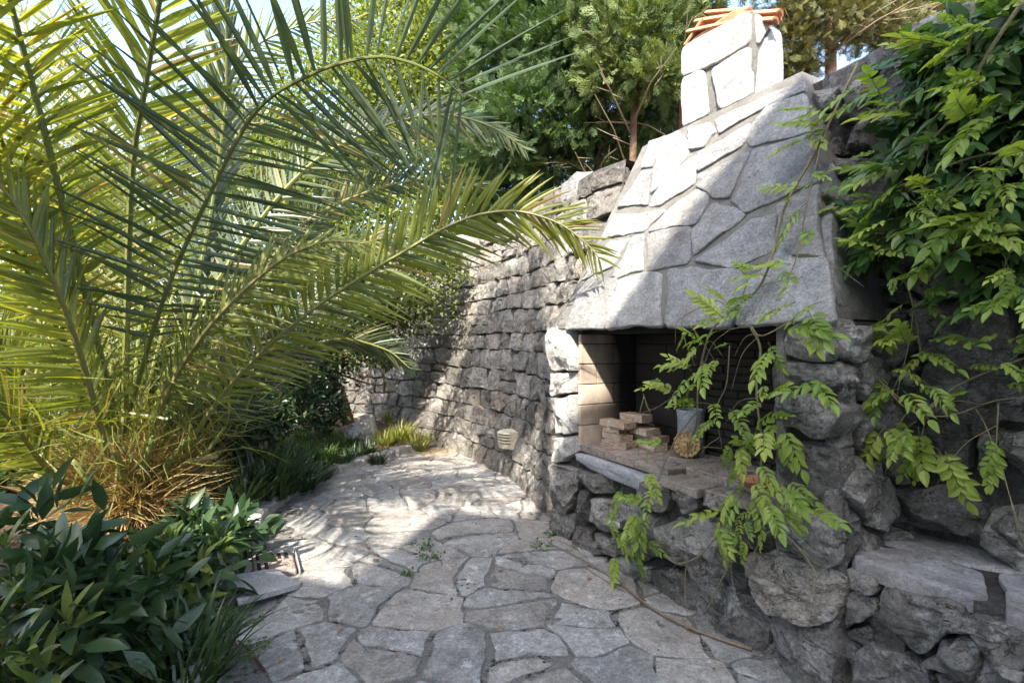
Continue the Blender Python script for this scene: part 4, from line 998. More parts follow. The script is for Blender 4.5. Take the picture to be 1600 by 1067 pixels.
# small bay tree leaning over the bed with its red-brown trunk
bt = thing('small_tree', 'small tree with a leaning red-brown trunk and olive leaves in the bed corner', 'tree', tuple(pix(540,655,7.0)))
tr0 = [pix(545,662,7.0), pix(530,610,7.0), pix(508,565,7.05), pix(500,500,7.1), pix(540,400,7.1)]
tube('trunk', catmull(tr0, 6), .085, .03, M['bark'], bt, 9)
multi_tube('branch', [(catmull([pix(508,565,7.05), pix(560,530,7.1), pix(640,490,7.0)], 5), .03, .008), (catmull([pix(520,590,7.0), pix(575,560,7.0), pix(610,545,7.1)], 5), .02, .006), (catmull([pix(500,520,7.1), pix(570,450,7.2), pix(660,430,7.0)], 5), .03, .008), (catmull([pix(515,580,7.0), pix(600,600,7.2), pix(560,520,7.3)], 5), .015, .005)], M['bark'], bt)
p, o = lobes([Lb(590,500,7.0,.7,.5,.42), Lb(660,470,6.9,.55,.35,.45), Lb(540,440,7.2,.8,.5,.5), Lb(640,410,7.0,.7,.4,.4), Lb(700,420,6.9,.35,.3,.35), Lb(610,560,7.3,.35,.3,.16), Lb(560,540,6.9,.5,.4,.35), Lb(610,470,6.7,.5,.35,.4), Lb(520,500,6.8,.5,.4,.5)], 9500, .15)
cloud('crown', p, rdir(9500, -.1, o, .4), rdir(9500, .9), rng.uniform(.055, .10, 9500), T_simple(.5), M['bush'], bt)

# conifers on the upper terrace
def conifer(label, base, h, lob, n, mat, size=.34, trunk_r=.09, twigs=0, bend=0, group='conifers above the wall'):
    t = thing('conifer_tree', label, 'tree', tuple(base), group)
    tp = base+V((bend, 0, h)); tube('trunk', catmull([base-Z*.3, base.lerp(tp, .4)+V((.05, 0, 0)), tp], 6), trunk_r, trunk_r*.25, M['bark'], t, 8)
    n = int(n*1.9); p, o = lobes(lob, n, .30); d = rdir(n, .25, o, 1.1); d[:, 2] += .1
    cloud('crown', p, d, rdir(n, .6), rng.uniform(size*.45, size*.9, n), T_spray(), M[mat], t)
    li = []
    for k in range(twigs):
        z = random.uniform(.03, .75); q = base.lerp(tp, z); a = random.uniform(0, 6.28); L = random.uniform(.4, 1.3)
        e = q+V((math.cos(a)*L, math.sin(a)*L*.6-.3*L, random.uniform(-.1, .5)*L)); mdl = q.lerp(e, .5)+Z*random.uniform(-.02, .12)
        li.append(([q, mdl, e], .014, .003))
        for w_ in range(3):
            s_ = q.lerp(e, random.uniform(.4, .95)); li.append(([s_, s_+V((random.uniform(-.25,.25), random.uniform(-.2,.1), random.uniform(-.1,.22)))], .006, .002))
    if li: multi_tube('bare_twig', li, M['twig'], t, 4)
    return t
def ub(px, Y, z=3.0): return V(((px-800)/F*Y, Y, z))
conifer('dark green conifer left of the chimney, its crown hanging low over the wall', ub(930,7.2), 5,
        [Lb(880,60,6.9,.85,.6,.8), Lb(830,170,6.8,.7,.5,.5), Lb(900,200,6.9,.55,.4,.28), Lb(790,230,6.9,.5,.4,.4), Lb(860,-60,7,.9,.6,.8), Lb(800,60,7.2,.6,.5,.6)], 3000, 'cypress', .30, .06, 14)
conifer('bright green conifer close behind the left side of the chimney', ub(985,6.4), 5,
        [Lb(1000,60,6.2,.7,.5,.45), Lb(1020,120,6.1,.45,.4,.22), Lb(960,110,6.3,.45,.4,.35), Lb(1040,-30,6.3,.9,.5,.5), Lb(940,10,6.5,.5,.4,.5)], 2300, 'cypress_gold', .30, .055, 12)
conifer('brown-branched conifer with a bare lower trunk between chimney and dark crown', ub(1058,6.6), 5,
        [Lb(1060,-10,6.8,.6,.5,.5), Lb(900,-60,7.5,.8,.5,.6)], 900, 'cypress', .30, .06, 20)
conifer('olive-brown conifer with thick trunk right of the chimney', ub(1292,6.4,3.2), 5,
        [Lb(1290,20,6.3,.85,.5,.42), Lb(1240,70,6.4,.38,.3,.45), Lb(1370,40,6.6,.6,.4,.30), Lb(1300,-60,6.4,1.1,.5,.5), Lb(1240,120,6.6,.3,.3,.22)], 3600, 'cypress_brown', .19, .10, 34)
conifer('thin conifer half hidden behind the creeper at the upper right', ub(1400,7.4,3.3), 5,
        [Lb(1420,0,7.4,1.0,.5,.7), Lb(1500,-30,7.4,1.0,.5,.8), Lb(1340,-40,7.4,.7,.5,.5)], 2200, 'cypress_brown', .22, .08, 20)
conifer('tall dark conifer deep behind the wall, left of the bright one', ub(905,8.6), 6,
        [Lb(930,240,8.4,.8,.5,.35), Lb(1010,200,8.4,.6,.5,.5), Lb(900,120,8.6,1.1,.5,.9), Lb(1000,60,8.8,1.0,.5,.9), Lb(1080,80,8.8,.8,.5,.9), Lb(840,20,8.8,1.0,.5,.9), Lb(950,-60,8.8,1.2,.5,.8)], 3400, 'cypress', .36, .08, 10)
conifer('small dark conifer low behind the wall coping', ub(820,7.6), 3.4,
        [Lb(860,265,7.3,.8,.4,.28), Lb(970,215,7.2,.6,.4,.25), Lb(1035,180,7.2,.4,.4,.3), Lb(780,300,7.6,.7,.4,.35), Lb(800,280,7.4,.5,.4,.35), Lb(850,240,7.4,.5,.4,.35), Lb(740,230,7.6,.5,.4,.5), Lb(760,120,8,.6,.5,.8), Lb(750,20,8.4,.7,.5,.7)], 2200, 'cypress', .3, .06, 12)
wd = npz = None
p, o = lobes([((x, 16+random.uniform(-1,1), 5.3+random.uniform(-.4,.5)), (1.6, 1.0, 1.5)) for x in np.arange(-2, 13, 1.3)]+[((x, 15, 3.8), (1.6, 1.0, 1.2)) for x in np.arange(-4, 13, 1.3)], 16000, .4)
w_ = cloud('woodland', p, rdir(16000), rdir(16000, .6), rng.uniform(.13, .24, 16000), T_simple(.6), M['wood']); tag(w_, 'dark strip of woodland beyond the conifers above the wall', 'woodland', None, 'stuff')

# ------------------------------------------------------------------ GRASS TUFTS
def place_tufts(specs, group, mat, R, H, n, w, lbl, lean=.6):
    BB, DD, SS, NN = [], [], [], []
    for px, py, sc_ in specs:
        p = gnd(px, py, .08); p.z = bed_z(p.x, p.y) if bed_keep(p.x, p.y) else 0.0
        a = rng.uniform(0, 2*np.pi, n); r = R*sc_*.35*np.sqrt(rng.random(n)); BB.append(np.stack([p.x+np.cos(a)*r, p.y+np.sin(a)*r, np.full(n, p.z-.01)], 1))
        a2 = a+rng.normal(0, .6, n); ln = rng.uniform(.1, lean, n); DD.append(np.stack([np.cos(a2)*ln, np.sin(a2)*ln, np.ones(n)], 1)); SS.append(rng.uniform(.5, 1.15, n)*H*sc_)
        NN.append(np.stack([-np.cos(a2), -np.sin(a2), np.full(n, .6)], 1))
    tv = np.array([(0,-.5,0),(0,.5,0),(.4,.45,0),(.4,-.45,0),(.75,.3,-.10),(.75,-.3,-.10),(1,0,-.26)])*np.array([1, w/H, 1]); tf = np.array([(0,1,2),(0,2,3),(3,2,4),(3,4,5),(5,4,6)])
    tag(cloud('grass_tufts', np.concatenate(BB), np.concatenate(DD), np.concatenate(NN), np.concatenate(SS), (tv, tf), M[mat]), lbl, 'grass', None, 'stuff')
place_tufts([(425,720,1),(455,712,1),(470,690,1),(492,705,1),(510,688,1),(525,702,1),(545,694,1),(438,698,1),(480,722,1),(508,722,.9),(458,738,1),(432,742,.9)], 'fine green tufts left of the standing stone', 'grass', .34, .26, 260, .009, 'soft fine-leaved green tufts in the bed left of the upright stone', .9)
place_tufts([(612,672,1),(640,668,1),(668,676,1),(690,682,.9),(625,690,1),(655,694,1),(602,694,.9),(683,668,.8)], 'yellow-green tufts at the foot of the wall', 'grass_gold', .34, .30, 230, .012, 'sunlit yellow-green strappy tufts in the bed at the wall foot', 1.0)
place_tufts([(575,705,.8),(590,715,.7),(555,712,.8),(535,722,.8),(500,738,.9)], 'dark tufts along the kerb', 'grass_dark', .30, .26, 150, .016, 'low dark tufts leaning over the far kerb', 1.0)
place_tufts([(470,752,1),(445,765,1),(420,778,1.1),(395,775,1.1),(370,800,1.1),(400,750,1.1),(360,760,1.1),(345,790,1.1),(380,735,1),(330,745,1.1)], 'dark strap-leaved clumps beside the palm', 'grass_dark', .40, .42, 130, .022, 'dark glossy strap-leaved clumps between palm and kerb', 1.1)
place_tufts([(300,1050,1),(250,1040,1),(190,1060,1),(130,1040,1),(60,1060,1),(220,990,1),(150,980,1),(20,1000,1),(270,1100,1),(90,1110,1),(310,1010,.8)], 'dark strap-leaved clumps in the lower left corner', 'grass_dark', .36, .36, 70, .020, 'dark strap-leaved clumps below the laurel in the lower left corner', 1.1)

# ------------------------------------------------------------------ LAUREL (large leaves as parts)
def leaf_mesh(name, w, mat, fold=.10, droop=.12, wav=.02, seg=6):
    vs = []; fs = []
    for q in range(seg+1):
        x = q/seg; hw = w*.5*math.sin(math.pi*min(1, .06+.94*x)**.85)*(1 if q < seg else 0); zc = -droop*x*x; wz = wav*math.sin(x*9+random.random())
        vs += [(x, hw, zc+hw*fold*2+wz), (x, 0, zc), (x, -hw, zc+hw*fold*2-wz)]
    for q in range(seg):
        o = q*3; fs += [(o, o+1, o+4, o+3), (o+1, o+2, o+5, o+4)]
    me = bpy.data.meshes.new(name); me.from_pydata(vs, [], [f[::-1] for f in fs]); me.materials.append(mat); me.shade_smooth(); return me
def put(me, name, p, d, n, s, parent):
    d = d.normalized(); n = (n-d*n.dot(d)); n = n.normalized() if n.length > 1e-4 else d.orthogonal().normalized(); b = n.cross(d)
    o = bpy.data.objects.new(name, me); C.objects.link(o); o.parent = parent
    m = Matrix(((d.x, b.x, n.x), (d.y, b.y, n.y), (d.z, b.z, n.z))).to_4x4()
    o.matrix_basis = Matrix.Translation(p-parent.location) @ m @ Matrix.Scale(s, 4); return o
laurel_meshes = [leaf_mesh('laurel_leaf', random.uniform(.19,.25), M['laurel'], random.uniform(.05,.16), random.uniform(.0,.22), .005) for _ in range(6)]
LA = [('laurel_shrub', 'glossy dark laurel sprawling over the kerb beside the drain', [(60,940,1.9),(150,900,2.2),(230,880,2.5),(300,860,2.7),(330,830,3.0),(260,820,3.0),(200,940,2.2),(290,920,2.5),(120,960,2.0)], 11, .20),
      ('laurel_shrub', 'large-leaved laurel shoots cut by the left edge of the photo, nearest the camera', [(-10,800,2.0),(20,880,1.8),(60,900,1.9),(-10,930,1.7),(40,1000,1.7),(110,1000,1.9),(90,930,1.8)], 11, .15),
      ('laurel_shrub', 'laurel shoots below the palm straw with a few sunlit leaves', [(200,860,2.9),(250,870,2.8),(180,890,2.6),(300,830,3.3),(350,830,3.2),(280,815,3.4),(330,805,3.3),(230,900,2.5),(130,890,2.6)], 11, .20)]
for nm, lb, shoots, per, size in LA:
    root = pix(*shoots[len(shoots)//2]); t = thing(nm, lb, 'shrub', (root.x-.2, root.y+.1, .08)); stems = []
    for sx in [(q[0], q[1]+22, q[2]) for q in shoots]:
        tip = pix(*sx); tip.z = max(tip.z, .18); b = V((tip.x*.9+(root.x-.3)*.1, tip.y+.22, .05)); mid = b.lerp(tip, .6)+Z*.06
        c = catmull([b, mid, tip], 6); stems.append((c, .007, .003))
        T = (tip-mid).normalized(); T = (T+V((.25, -.1, .1))).normalized()
        for k in range(per):
            f = k/(per-1); q = c[min(len(c)-1, int((.35+.65*f)*(len(c)-1)))]+V((random.gauss(0,.012), random.gauss(0,.012), random.gauss(0,.012)))
            a = k*2.4+random.uniform(-.3,.3); o1 = T.orthogonal().normalized(); o2 = T.cross(o1)
            rad = o1*math.cos(a)+o2*math.sin(a); d = (rad*(.95-.45*f)+T*(.7+.6*f)+Z*.10+V((.25,-.05,0))).normalized()
            put(random.choice(laurel_meshes), 'leaf', q, d, (T*1.0+Z*.8+V((0,-.35,0))), size*random.uniform(.6, 1.2), t)
    for st_ in stems: multi_tube('stem', [st_], M['greenstem'], t)
    lob = [(tuple(pix(*sx)+V((-.05,.25,-.12))), (.24,.2,.16)) for sx in shoots]
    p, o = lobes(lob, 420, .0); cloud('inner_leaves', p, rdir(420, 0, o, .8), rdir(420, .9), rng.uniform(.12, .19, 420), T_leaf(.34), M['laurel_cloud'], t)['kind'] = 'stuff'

# ------------------------------------------------------------------ WISTERIA
def pinnate(name, mat, pairs=5, lw=.34, curl=.25, lf=.34, droop=.35):
    vs = []; fs = []
    def leaflet(o, d, n, L):
        d = d.normalized(); n = (n-d*n.dot(d)).normalized(); b = n.cross(d); base = len(vs)
        prof = [(0,.0),(.18,.75),(.42,1),(.7,.72),(.9,.3)]
        vs.append(o)
        for x, w in prof[1:]:
            hw = w*lw*.5*L; z = -curl*x*x*L*.6
            vs.extend([o+d*x*L+b*hw+n*(z+hw*.5), o+d*x*L+n*z, o+d*x*L-b*hw+n*(z+hw*.5)])
        vs.append(o+d*L-n*curl*L*.6)
        fs.extend([(base, base+1, base+2), (base, base+2, base+3)])
        for q in range(3):
            o_ = base+1+q*3; fs.extend([(o_, o_+3, o_+4, o_+1), (o_+1, o_+4, o_+5, o_+2)])
        o_ = base+10; fs.extend([(o_, base+13, o_+1), (o_+1, base+13, o_+2)])
    c = [V((x, 0, -droop*x*x)) for x in np.linspace(0, 1, 12)]
    tv, tf = tube_geo(c, .012, .006, 4); vs += tv; fs += tf; nt = len(tf)
    for k in range(pairs):
        x = .25+.62*k/(pairs-1); o = V((x, 0, -droop*x*x)); T = V((1, 0, -2*droop*x)).normalized()
        for s_ in (-1, 1):
            a = .95-.3*k/pairs+random.gauss(0, .1); leaflet(o, T*math.cos(a)+V((0, s_, 0))*math.sin(a)+V((0,0,random.gauss(-.05,.13))), V((random.gauss(0,.2),random.gauss(0,.2),1)), lf*random.uniform(.8,1.15)*(1-.18*abs(k/(pairs-1)-.5)))
    leaflet(c[-1], V((1,0,-.6*droop*2)), V((0,0,1)), lf*1.1)
    me = bpy.data.meshes.new(name); me.from_pydata([tuple(v) for v in vs], [], fs); me.materials.append(mat); me.materials.append(M['greenstem'])
    mi = np.zeros(len(fs), dtype=np.int32); mi[:nt] = 1; me.polygons.foreach_set('material_index', mi); me.update(); return me
WL_ = [pinnate('wisteria_leaf', M['wist'], random.choice((4,5,5,6)), random.uniform(.42,.52), random.uniform(.1,.4), random.uniform(.32,.38), random.uniform(.1,.5)) for _ in range(8)]
WD_ = [pinnate('creeper_leaf', M['wist_dark'], random.choice((4,5,5)), random.uniform(.44,.54), random.uniform(.05,.3), random.uniform(.38,.46), random.uniform(.1,.4)) for _ in range(6)]
def offp(pl, h):
    q = Plane.__new__(Plane); q.O = pl.O+pl.n*h; q.es, q.et, q.n = pl.es, pl.et, pl.n; return q
FRp = FR; HPp = HP; RWp = RW
def path(pts):
    """pts: (px, py, plane, offset)"""
    out = []
    for px, py, pl, h in pts:
        pl.n = pl.n if pl.n.dot(V((0,0,1.5))-pl.O) > 0 else -pl.n
        out.append(offp(pl, h).at(px, py))
    return catmull(out, 7)
def vine(name, label, stems, leaves, meshes, size, loc, cat='vine', r=.005, face=None, up=.45, limit=300, dens=.5):
    """leaves: list of (px,py,plane,off,count,spread_px,dirx,dirz)"""
    t = thing(name, label, cat, tuple(loc)); cs = [(path(s_[0]), s_[1], s_[1]*.55) for s_ in stems]
    TW = []
    for pts, r0, r1 in cs:
        for _ in range(3):
            q0 = pts[random.randrange(len(pts)//4, len(pts))]; dv = U*random.gauss(0, .5)+N*random.uniform(0, .3)-Z*random.uniform(.1, .7); dv = dv.normalized()*random.uniform(.12, .35)
            TW.append((catmull([q0, q0+dv*.5+Z*.03+N*.02, q0+dv-Z*.03], 5), .0022, .0009))
    for st_ in cs: multi_tube('stem', [st_], M['vinestem'], t, 6)
    if TW: multi_tube('fine_twigs', TW, M['vinestem'], t, 4)['kind'] = 'stuff'
    cnt = 0
    for px, py, pl, h, num, sp, dx, dz in leaves:
        for k in range(int(num*dens+.5)):
            if cnt >= limit: break
            x = px+random.gauss(0, sp[0]); y = py+random.gauss(0, sp[1]); hh = h+random.uniform(-.03, .12)
            p = offp(pl, max(.03, hh)).at(x, y)
            side = U*random.gauss(dx, .7); d = side+N*random.uniform(.1, .9)+Z*random.gauss(dz, .35)
            nn = Z*1.0+N*random.uniform(.2, 1.0)+U*random.gauss(0, .25)
            if dz < -.7: nn = N*1.2+Z*.35+U*random.gauss(0, .3)
            put(random.choice(meshes), 'leaf', p, d, nn, size*random.uniform(.45, 1.25), t); cnt += 1
    return t
f_, h_, r_ = FR, HP, RW
vine('wisteria_vine', 'light green wisteria trailing down across the hearth opening and sill', [
      ([(1340,100,h_,.10),(1275,235,h_,.09),(1228,320,h_,.08),(1207,400,h_,.08),(1185,450,h_,.07),(1150,480,h_,.08),(1110,520,f_,.15),(1092,590,f_,.14),(1088,660,f_,.10),(1075,700,f_,.08)], .007),
      ([(1150,490,h_,.08),(1120,470,h_,.07),(1085,485,h_,.08),(1066,500,f_,.14),(1072,540,f_,.16)], .0035),
      ([(1240,500,h_,.06),(1190,525,f_,.14),(1172,510,f_,.15),(1140,515,f_,.15)], .004),
      ([(1172,510,f_,.14),(1188,545,f_,.13),(1182,610,f_,.12),(1190,700,f_,.10),(1180,780,f_,.14),(1150,850,f_,.18),(1130,900,f_,.15),(1100,960,f_,.14)], .006),
      ([(1088,600,f_,.14),(1045,625,f_,.16),(1015,640,f_,.16),(1005,615,f_,.18)], .003),
      ([(1092,640,f_,.13),(1060,680,f_,.15),(1040,720,f_,.17),(1020,780,f_,.16),(1005,850,f_,.14)], .0035),
      ([(1140,540,f_,.13),(1135,600,f_,.14),(1120,640,f_,.16),(1128,700,f_,.12)], .003),
      ([(1040,870,f_,.14),(1060,880,f_,.16),(1090,870,f_,.15),(1110,850,f_,.14),(1150,800,f_,.14)], .004),
      ([(1205,780,f_,.15),(1225,830,f_,.17),(1260,865,f_,.16),(1290,890,f_,.14)], .0025)],
     [(1110,505,f_,.15,14,(22,20),-.2,.0),(1100,560,f_,.15,20,(28,22),-.3,-.1),(1085,610,f_,.15,13,(25,18),-.7,-.1),(1120,640,f_,.15,6,(22,10),.6,.0),
      (1040,600,f_,.15,4,(14,14),-.9,0),(1180,630,f_,.14,12,(22,20),.6,.0),(1185,690,f_,.13,24,(24,26),.3,-.3),(1175,760,f_,.15,24,(24,24),.1,-.5),(1160,820,f_,.16,14,(22,18),-.1,-.8),
      (1225,795,f_,.16,6,(18,14),.9,-.3),(1000,760,f_,.15,12,(20,22),-.3,-.2),(1005,800,f_,.15,10,(20,18),0,-.3),(1000,850,f_,.15,13,(24,16),0,-.5),(1030,690,f_,.16,4,(16,12),-.4,0),
      (1150,470,h_,.08,12,(22,16),-.4,.1),(1195,430,h_,.08,12,(24,18),-.3,.1),(1225,350,h_,.08,7,(18,28),-.3,.1),(1210,520,f_,.13,5,(14,12),.4,0),(1255,480,h_,.06,8,(22,14),.2,.0)], WL_, .155, fp(1.2,-.15,.8))
vine('wisteria_vine', 'light green wisteria arching across the hood edge and the pier to the right wall', [
      ([(1520,0,r_,.35),(1510,100,r_,.33),(1480,190,r_,.30),(1440,260,r_,.28),(1395,320,r_,.26),(1385,370,r_,.24),(1405,420,r_,.22),(1425,470,r_,.22),(1440,560,r_,.20)], .007),
      ([(1326,385,r_,.38),(1300,430,r_,.40),(1300,475,r_,.40),(1330,530,r_,.38),(1370,590,r_,.36),(1440,640,r_,.34),(1500,600,r_,.34),(1600,560,r_,.36),(1700,530,r_,.36)], .006),
      ([(1395,320,r_,.27),(1440,320,r_,.3),(1500,335,r_,.3),(1620,365,r_,.3)], .006),
      ([(1440,400,r_,.2),(1500,390,r_,.22),(1560,365,r_,.25),(1640,340,r_,.28)], .006),
      ([(1370,590,r_,.36),(1420,640,r_,.36),(1480,650,r_,.34),(1560,625,r_,.34),(1660,620,r_,.34)], .004),
      ([(1430,470,r_,.25),(1415,560,r_,.28),(1395,610,r_,.3)], .003),
      ([(1560,630,r_,.34),(1558,670,r_,.36),(1556,720,r_,.36)], .003),
      ([(1330,120,h_,.1),(1290,210,h_,.12),(1265,300,h_,.1),(1245,400,h_,.08),(1230,440,h_,.07)], .004)],
     [(1290,170,h_,.12,5,(18,20),-.4,.2),(1270,210,h_,.10,5,(14,16),-.5,.1),(1350,160,h_,.14,6,(24,14),-.8,.2),(1265,280,h_,.1,5,(12,16),-.4,0),(1320,330,r_,.32,12,(22,18),-.4,.1),(1370,300,r_,.3,10,(26,20),-.4,.1),
      (1350,370,r_,.35,8,(22,18),.2,.1),(1400,460,r_,.3,10,(26,24),-.3,0),(1360,510,r_,.32,10,(24,18),-.5,0),(1420,540,r_,.3,12,(34,20),.2,.0),(1300,580,f_,.12,4,(12,14),-.3,-.1),
      (1450,610,r_,.32,18,(44,16),.3,.0),(1420,670,r_,.33,8,(24,14),-.3,-.8),(1455,700,r_,.34,9,(20,16),.1,-1.2),(1385,650,r_,.34,6,(14,18),-.4,-.8),(1560,690,r_,.36,7,(14,18),0,-1.3),(1540,600,r_,.34,10,(34,16),.3,0),
      (1580,590,r_,.34,5,(20,20),.4,0),(1570,540,r_,.3,7,(28,14),.2,.1)], WL_, .155, fp(2.3,.2,1.6))
vine('wisteria_vine', 'bright young wisteria shoots spilling over the dark creeper at the upper right', [
      ([(1600,0,r_,.45),(1540,90,r_,.45),(1500,170,r_,.42),(1440,240,r_,.38),(1400,330,r_,.34)], .008),
      ([(1640,260,r_,.5),(1560,240,r_,.46),(1480,260,r_,.42),(1420,300,r_,.4)], .005)],
     [(1560,20,r_,.45,14,(40,20),-.4,.2),(1480,60,r_,.40,12,(36,20),-.5,.3),(1540,130,r_,.45,12,(40,26),-.4,.1),(1500,170,r_,.42,12,(40,18),-.6,.1),(1580,220,r_,.46,12,(30,24),-.4,0),(1420,170,r_,.3,8,(30,16),-.7,.2),
      (1480,320,r_,.4,16,(50,18),-.3,.0),(1560,300,r_,.42,14,(34,20),-.3,0),(1420,250,r_,.34,8,(24,20),-.6,.1),(1560,400,r_,.36,8,(36,16),-.3,0),(1590,460,r_,.36,8,(24,24),-.2,-.2),(1540,345,r_,.4,12,(44,14),.2,0)], WL_, .175, RW.pt(2.8, 2.8, .3))
vine('dark_creeper', 'dense dark green creeper mass covering the wall at the upper right', [],
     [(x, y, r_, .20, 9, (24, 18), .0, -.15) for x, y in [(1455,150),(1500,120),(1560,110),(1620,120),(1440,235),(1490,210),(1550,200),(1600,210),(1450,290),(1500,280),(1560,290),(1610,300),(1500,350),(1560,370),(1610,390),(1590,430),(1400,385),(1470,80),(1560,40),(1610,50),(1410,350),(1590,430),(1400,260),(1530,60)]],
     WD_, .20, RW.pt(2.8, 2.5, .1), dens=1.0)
# inner mass of the creeper
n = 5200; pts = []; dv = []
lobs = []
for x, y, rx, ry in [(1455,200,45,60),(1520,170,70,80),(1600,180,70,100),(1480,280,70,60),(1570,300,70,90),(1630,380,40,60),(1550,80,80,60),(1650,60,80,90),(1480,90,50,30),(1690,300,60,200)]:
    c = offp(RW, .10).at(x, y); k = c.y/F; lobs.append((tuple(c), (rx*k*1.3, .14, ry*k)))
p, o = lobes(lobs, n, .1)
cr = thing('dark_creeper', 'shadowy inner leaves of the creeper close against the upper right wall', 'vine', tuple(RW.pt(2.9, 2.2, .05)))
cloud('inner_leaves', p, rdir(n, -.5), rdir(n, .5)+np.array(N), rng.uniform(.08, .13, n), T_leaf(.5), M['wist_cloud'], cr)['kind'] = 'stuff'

# ------------------------------------------------------------------ OBJECTS IN THE FIREPLACE
TZ = ZS+.053
def loose_brick(label, s, D, z, ang, L=.22, W=.105, H=.05, group=None):
    c = fp(s, D, z); o = thing('brick', label, 'brick', tuple(c))
    bpy.data.objects.remove(o)
    e1 = U*math.cos(ang)-N*math.sin(ang); e2 = N*-math.cos(ang)-U*math.sin(ang)
    Pb = lambda x, y, h: c+e1*x+e2*y+Z*h
    import bmesh
    bm = bmesh.new(); nx, ny, nz_ = 7, 4, 3; vs = {}
    bmesh.ops.create_cube(bm, size=1); bmesh.ops.subdivide_edges(bm, edges=list(bm.edges), cuts=3, use_grid_fill=True)
    bmesh.ops.bevel(bm, geom=[e for e in bm.edges if abs(sum(1 for q in range(3) if abs(abs(e.verts[0].co[q])-.5) < 1e-4 and abs(abs(e.verts[1].co[q])-.5) < 1e-4)-2) < .1], offset=.03, segments=1)
    sd_ = V((random.random()*30, 0, 0))
    for v in bm.verts:
        q = Pb(v.co.x*L, v.co.y*W, (v.co.z+.5)*H); nn = noise.noise(q*18+sd_)*.006+noise.noise(q*60+sd_)*.0025; v.co = q+V((nn, nn*.7, nn*.6 if v.co.z > -.4 else 0))
    me = bpy.data.meshes.new('brick'); bm.to_mesh(me); bm.free(); me.materials.append(M['brick']); o = link('brick', me)
    tag(o, label, 'brick', group); return o
g = 'loose bricks stacked on the hearth'
zz = TZ
loose_brick('bottom brick of the front stack on the hearth tiles', .57, .16, zz, .15, .23, .11, .048, g)
loose_brick('second brick from the bottom of the front stack, skewed to the left', .55, .17, zz+.05, -.12, .23, .11, .046, g)
loose_brick('short broken brick in the middle of the front stack', .51, .18, zz+.098, .2, .15, .10, .038, g)
loose_brick('wide flat brick lying fourth up on the front stack, overhanging', .54, .18, zz+.138, .06, .25, .12, .045, g)
loose_brick('topmost brick of the whole pile, set back and pale orange', .62, .28, zz+.186, .1, .21, .11, .050, g)
loose_brick('lowest brick of the rear stack, right behind the front one', .72, .33, zz, -.1, .22, .11, .048, g)
loose_brick('middle rounded brick of the rear stack', .72, .34, zz+.05, .12, .21, .11, .046, g)
loose_brick('upper rear brick supporting the topmost one', .66, .31, zz+.098, -.05, .22, .12, .046, g)
loose_brick('brick hidden deepest in the rear stack near the firebox wall', .58, .40, zz, .0, .22, .11, .05, g)
loose_brick('brick lying on the deepest one near the firebox wall', .58, .40, zz+.052, .1, .22, .11, .05, g)
loose_brick('brick under the pale topmost brick on its left', .55, .38, zz+.104, .1, .2, .11, .046, g)

# sun face plaque
sc0 = fp(1.05, .33, TZ+.085); view = (V((0,0,1.5))-sc0); view.z = 0; view.normalize(); view = (view+Z*.22).normalized(); ex = Z.cross(view).normalized()*-1; ey = view.cross(ex); ey = ey if ey.z > 0 else -ey
if ex.x < 0: ex = -ex
sp = thing('sun_plaque', 'round ochre ceramic sun face leaning against the perforated drum', 'ornament', tuple(sc0))
def relief(x, y):
    r = math.hypot(x, y); a = math.atan2(y, x); h = .012
    g_ = lambda cx, cy, rx, ry, hh: hh*math.exp(-(((x-cx)/rx)**2+((y-cy)/ry)**2))
    if r > .62: h += .010*(.5+.5*math.cos(a*16))*(1 if r < .95 else .5)
    h += .010*math.exp(-((r-.60)/.045)**2)+.008*math.exp(-((r-.95)/.05)**2)
    if r < .56:
        h += .016*math.sqrt(max(0, 1-(r/.56)**2)); h += g_(0, -.02, .055, .15, .016)+g_(0, -.09, .08, .05, .010)+g_(-.2, -.12, .1, .1, .006)+g_(.2, -.12, .1, .1, .006)
        for s_ in (-1, 1): h += g_(s_*.18, .13, .09, .045, -.010)+g_(s_*.18, .13, .045, .028, .012)+g_(s_*.18, .22, .11, .03, .008)
        h += g_(0, -.24, .12, .025, .008)+g_(0, -.275, .13, .012, -.009)+g_(0, -.315, .10, .025, .008)+g_(0, -.42, .09, .05, .006)
    return h
R_ = .085; nr, na = 30, 72; vs = []; fs = []
for i in range(nr+1):
    for j in range(na):
        r = i/nr; a = 2*math.pi*j/na; rim = 1+.045*math.cos(a*16)*(i/nr)**3
        x, y = r*math.cos(a)*rim, r*math.sin(a)*rim; vs.append(sc0+ex*(x*R_)+ey*(y*R_)+view*relief(r*math.cos(a), r*math.sin(a)))
b0 = len(vs)
for j in range(na): a = 2*math.pi*j/na; rim = 1+.045*math.cos(a*16); vs.append(sc0+ex*(math.cos(a)*R_*rim)+ey*(math.sin(a)*R_*rim)-view*.012)
for i in range(nr):
    for j in range(na): j2 = (j+1) % na; fs.append((i*na+j, i*na+j2, (i+1)*na+j2, (i+1)*na+j))
for j in range(na): fs.append((nr*na+j, nr*na+(j+1) % na, b0+(j+1) % na, b0+j))
fs.append(tuple(b0+j for j in range(na))); fix(mesh('sun_face', vs, fs, M['ochre'], sp, True))

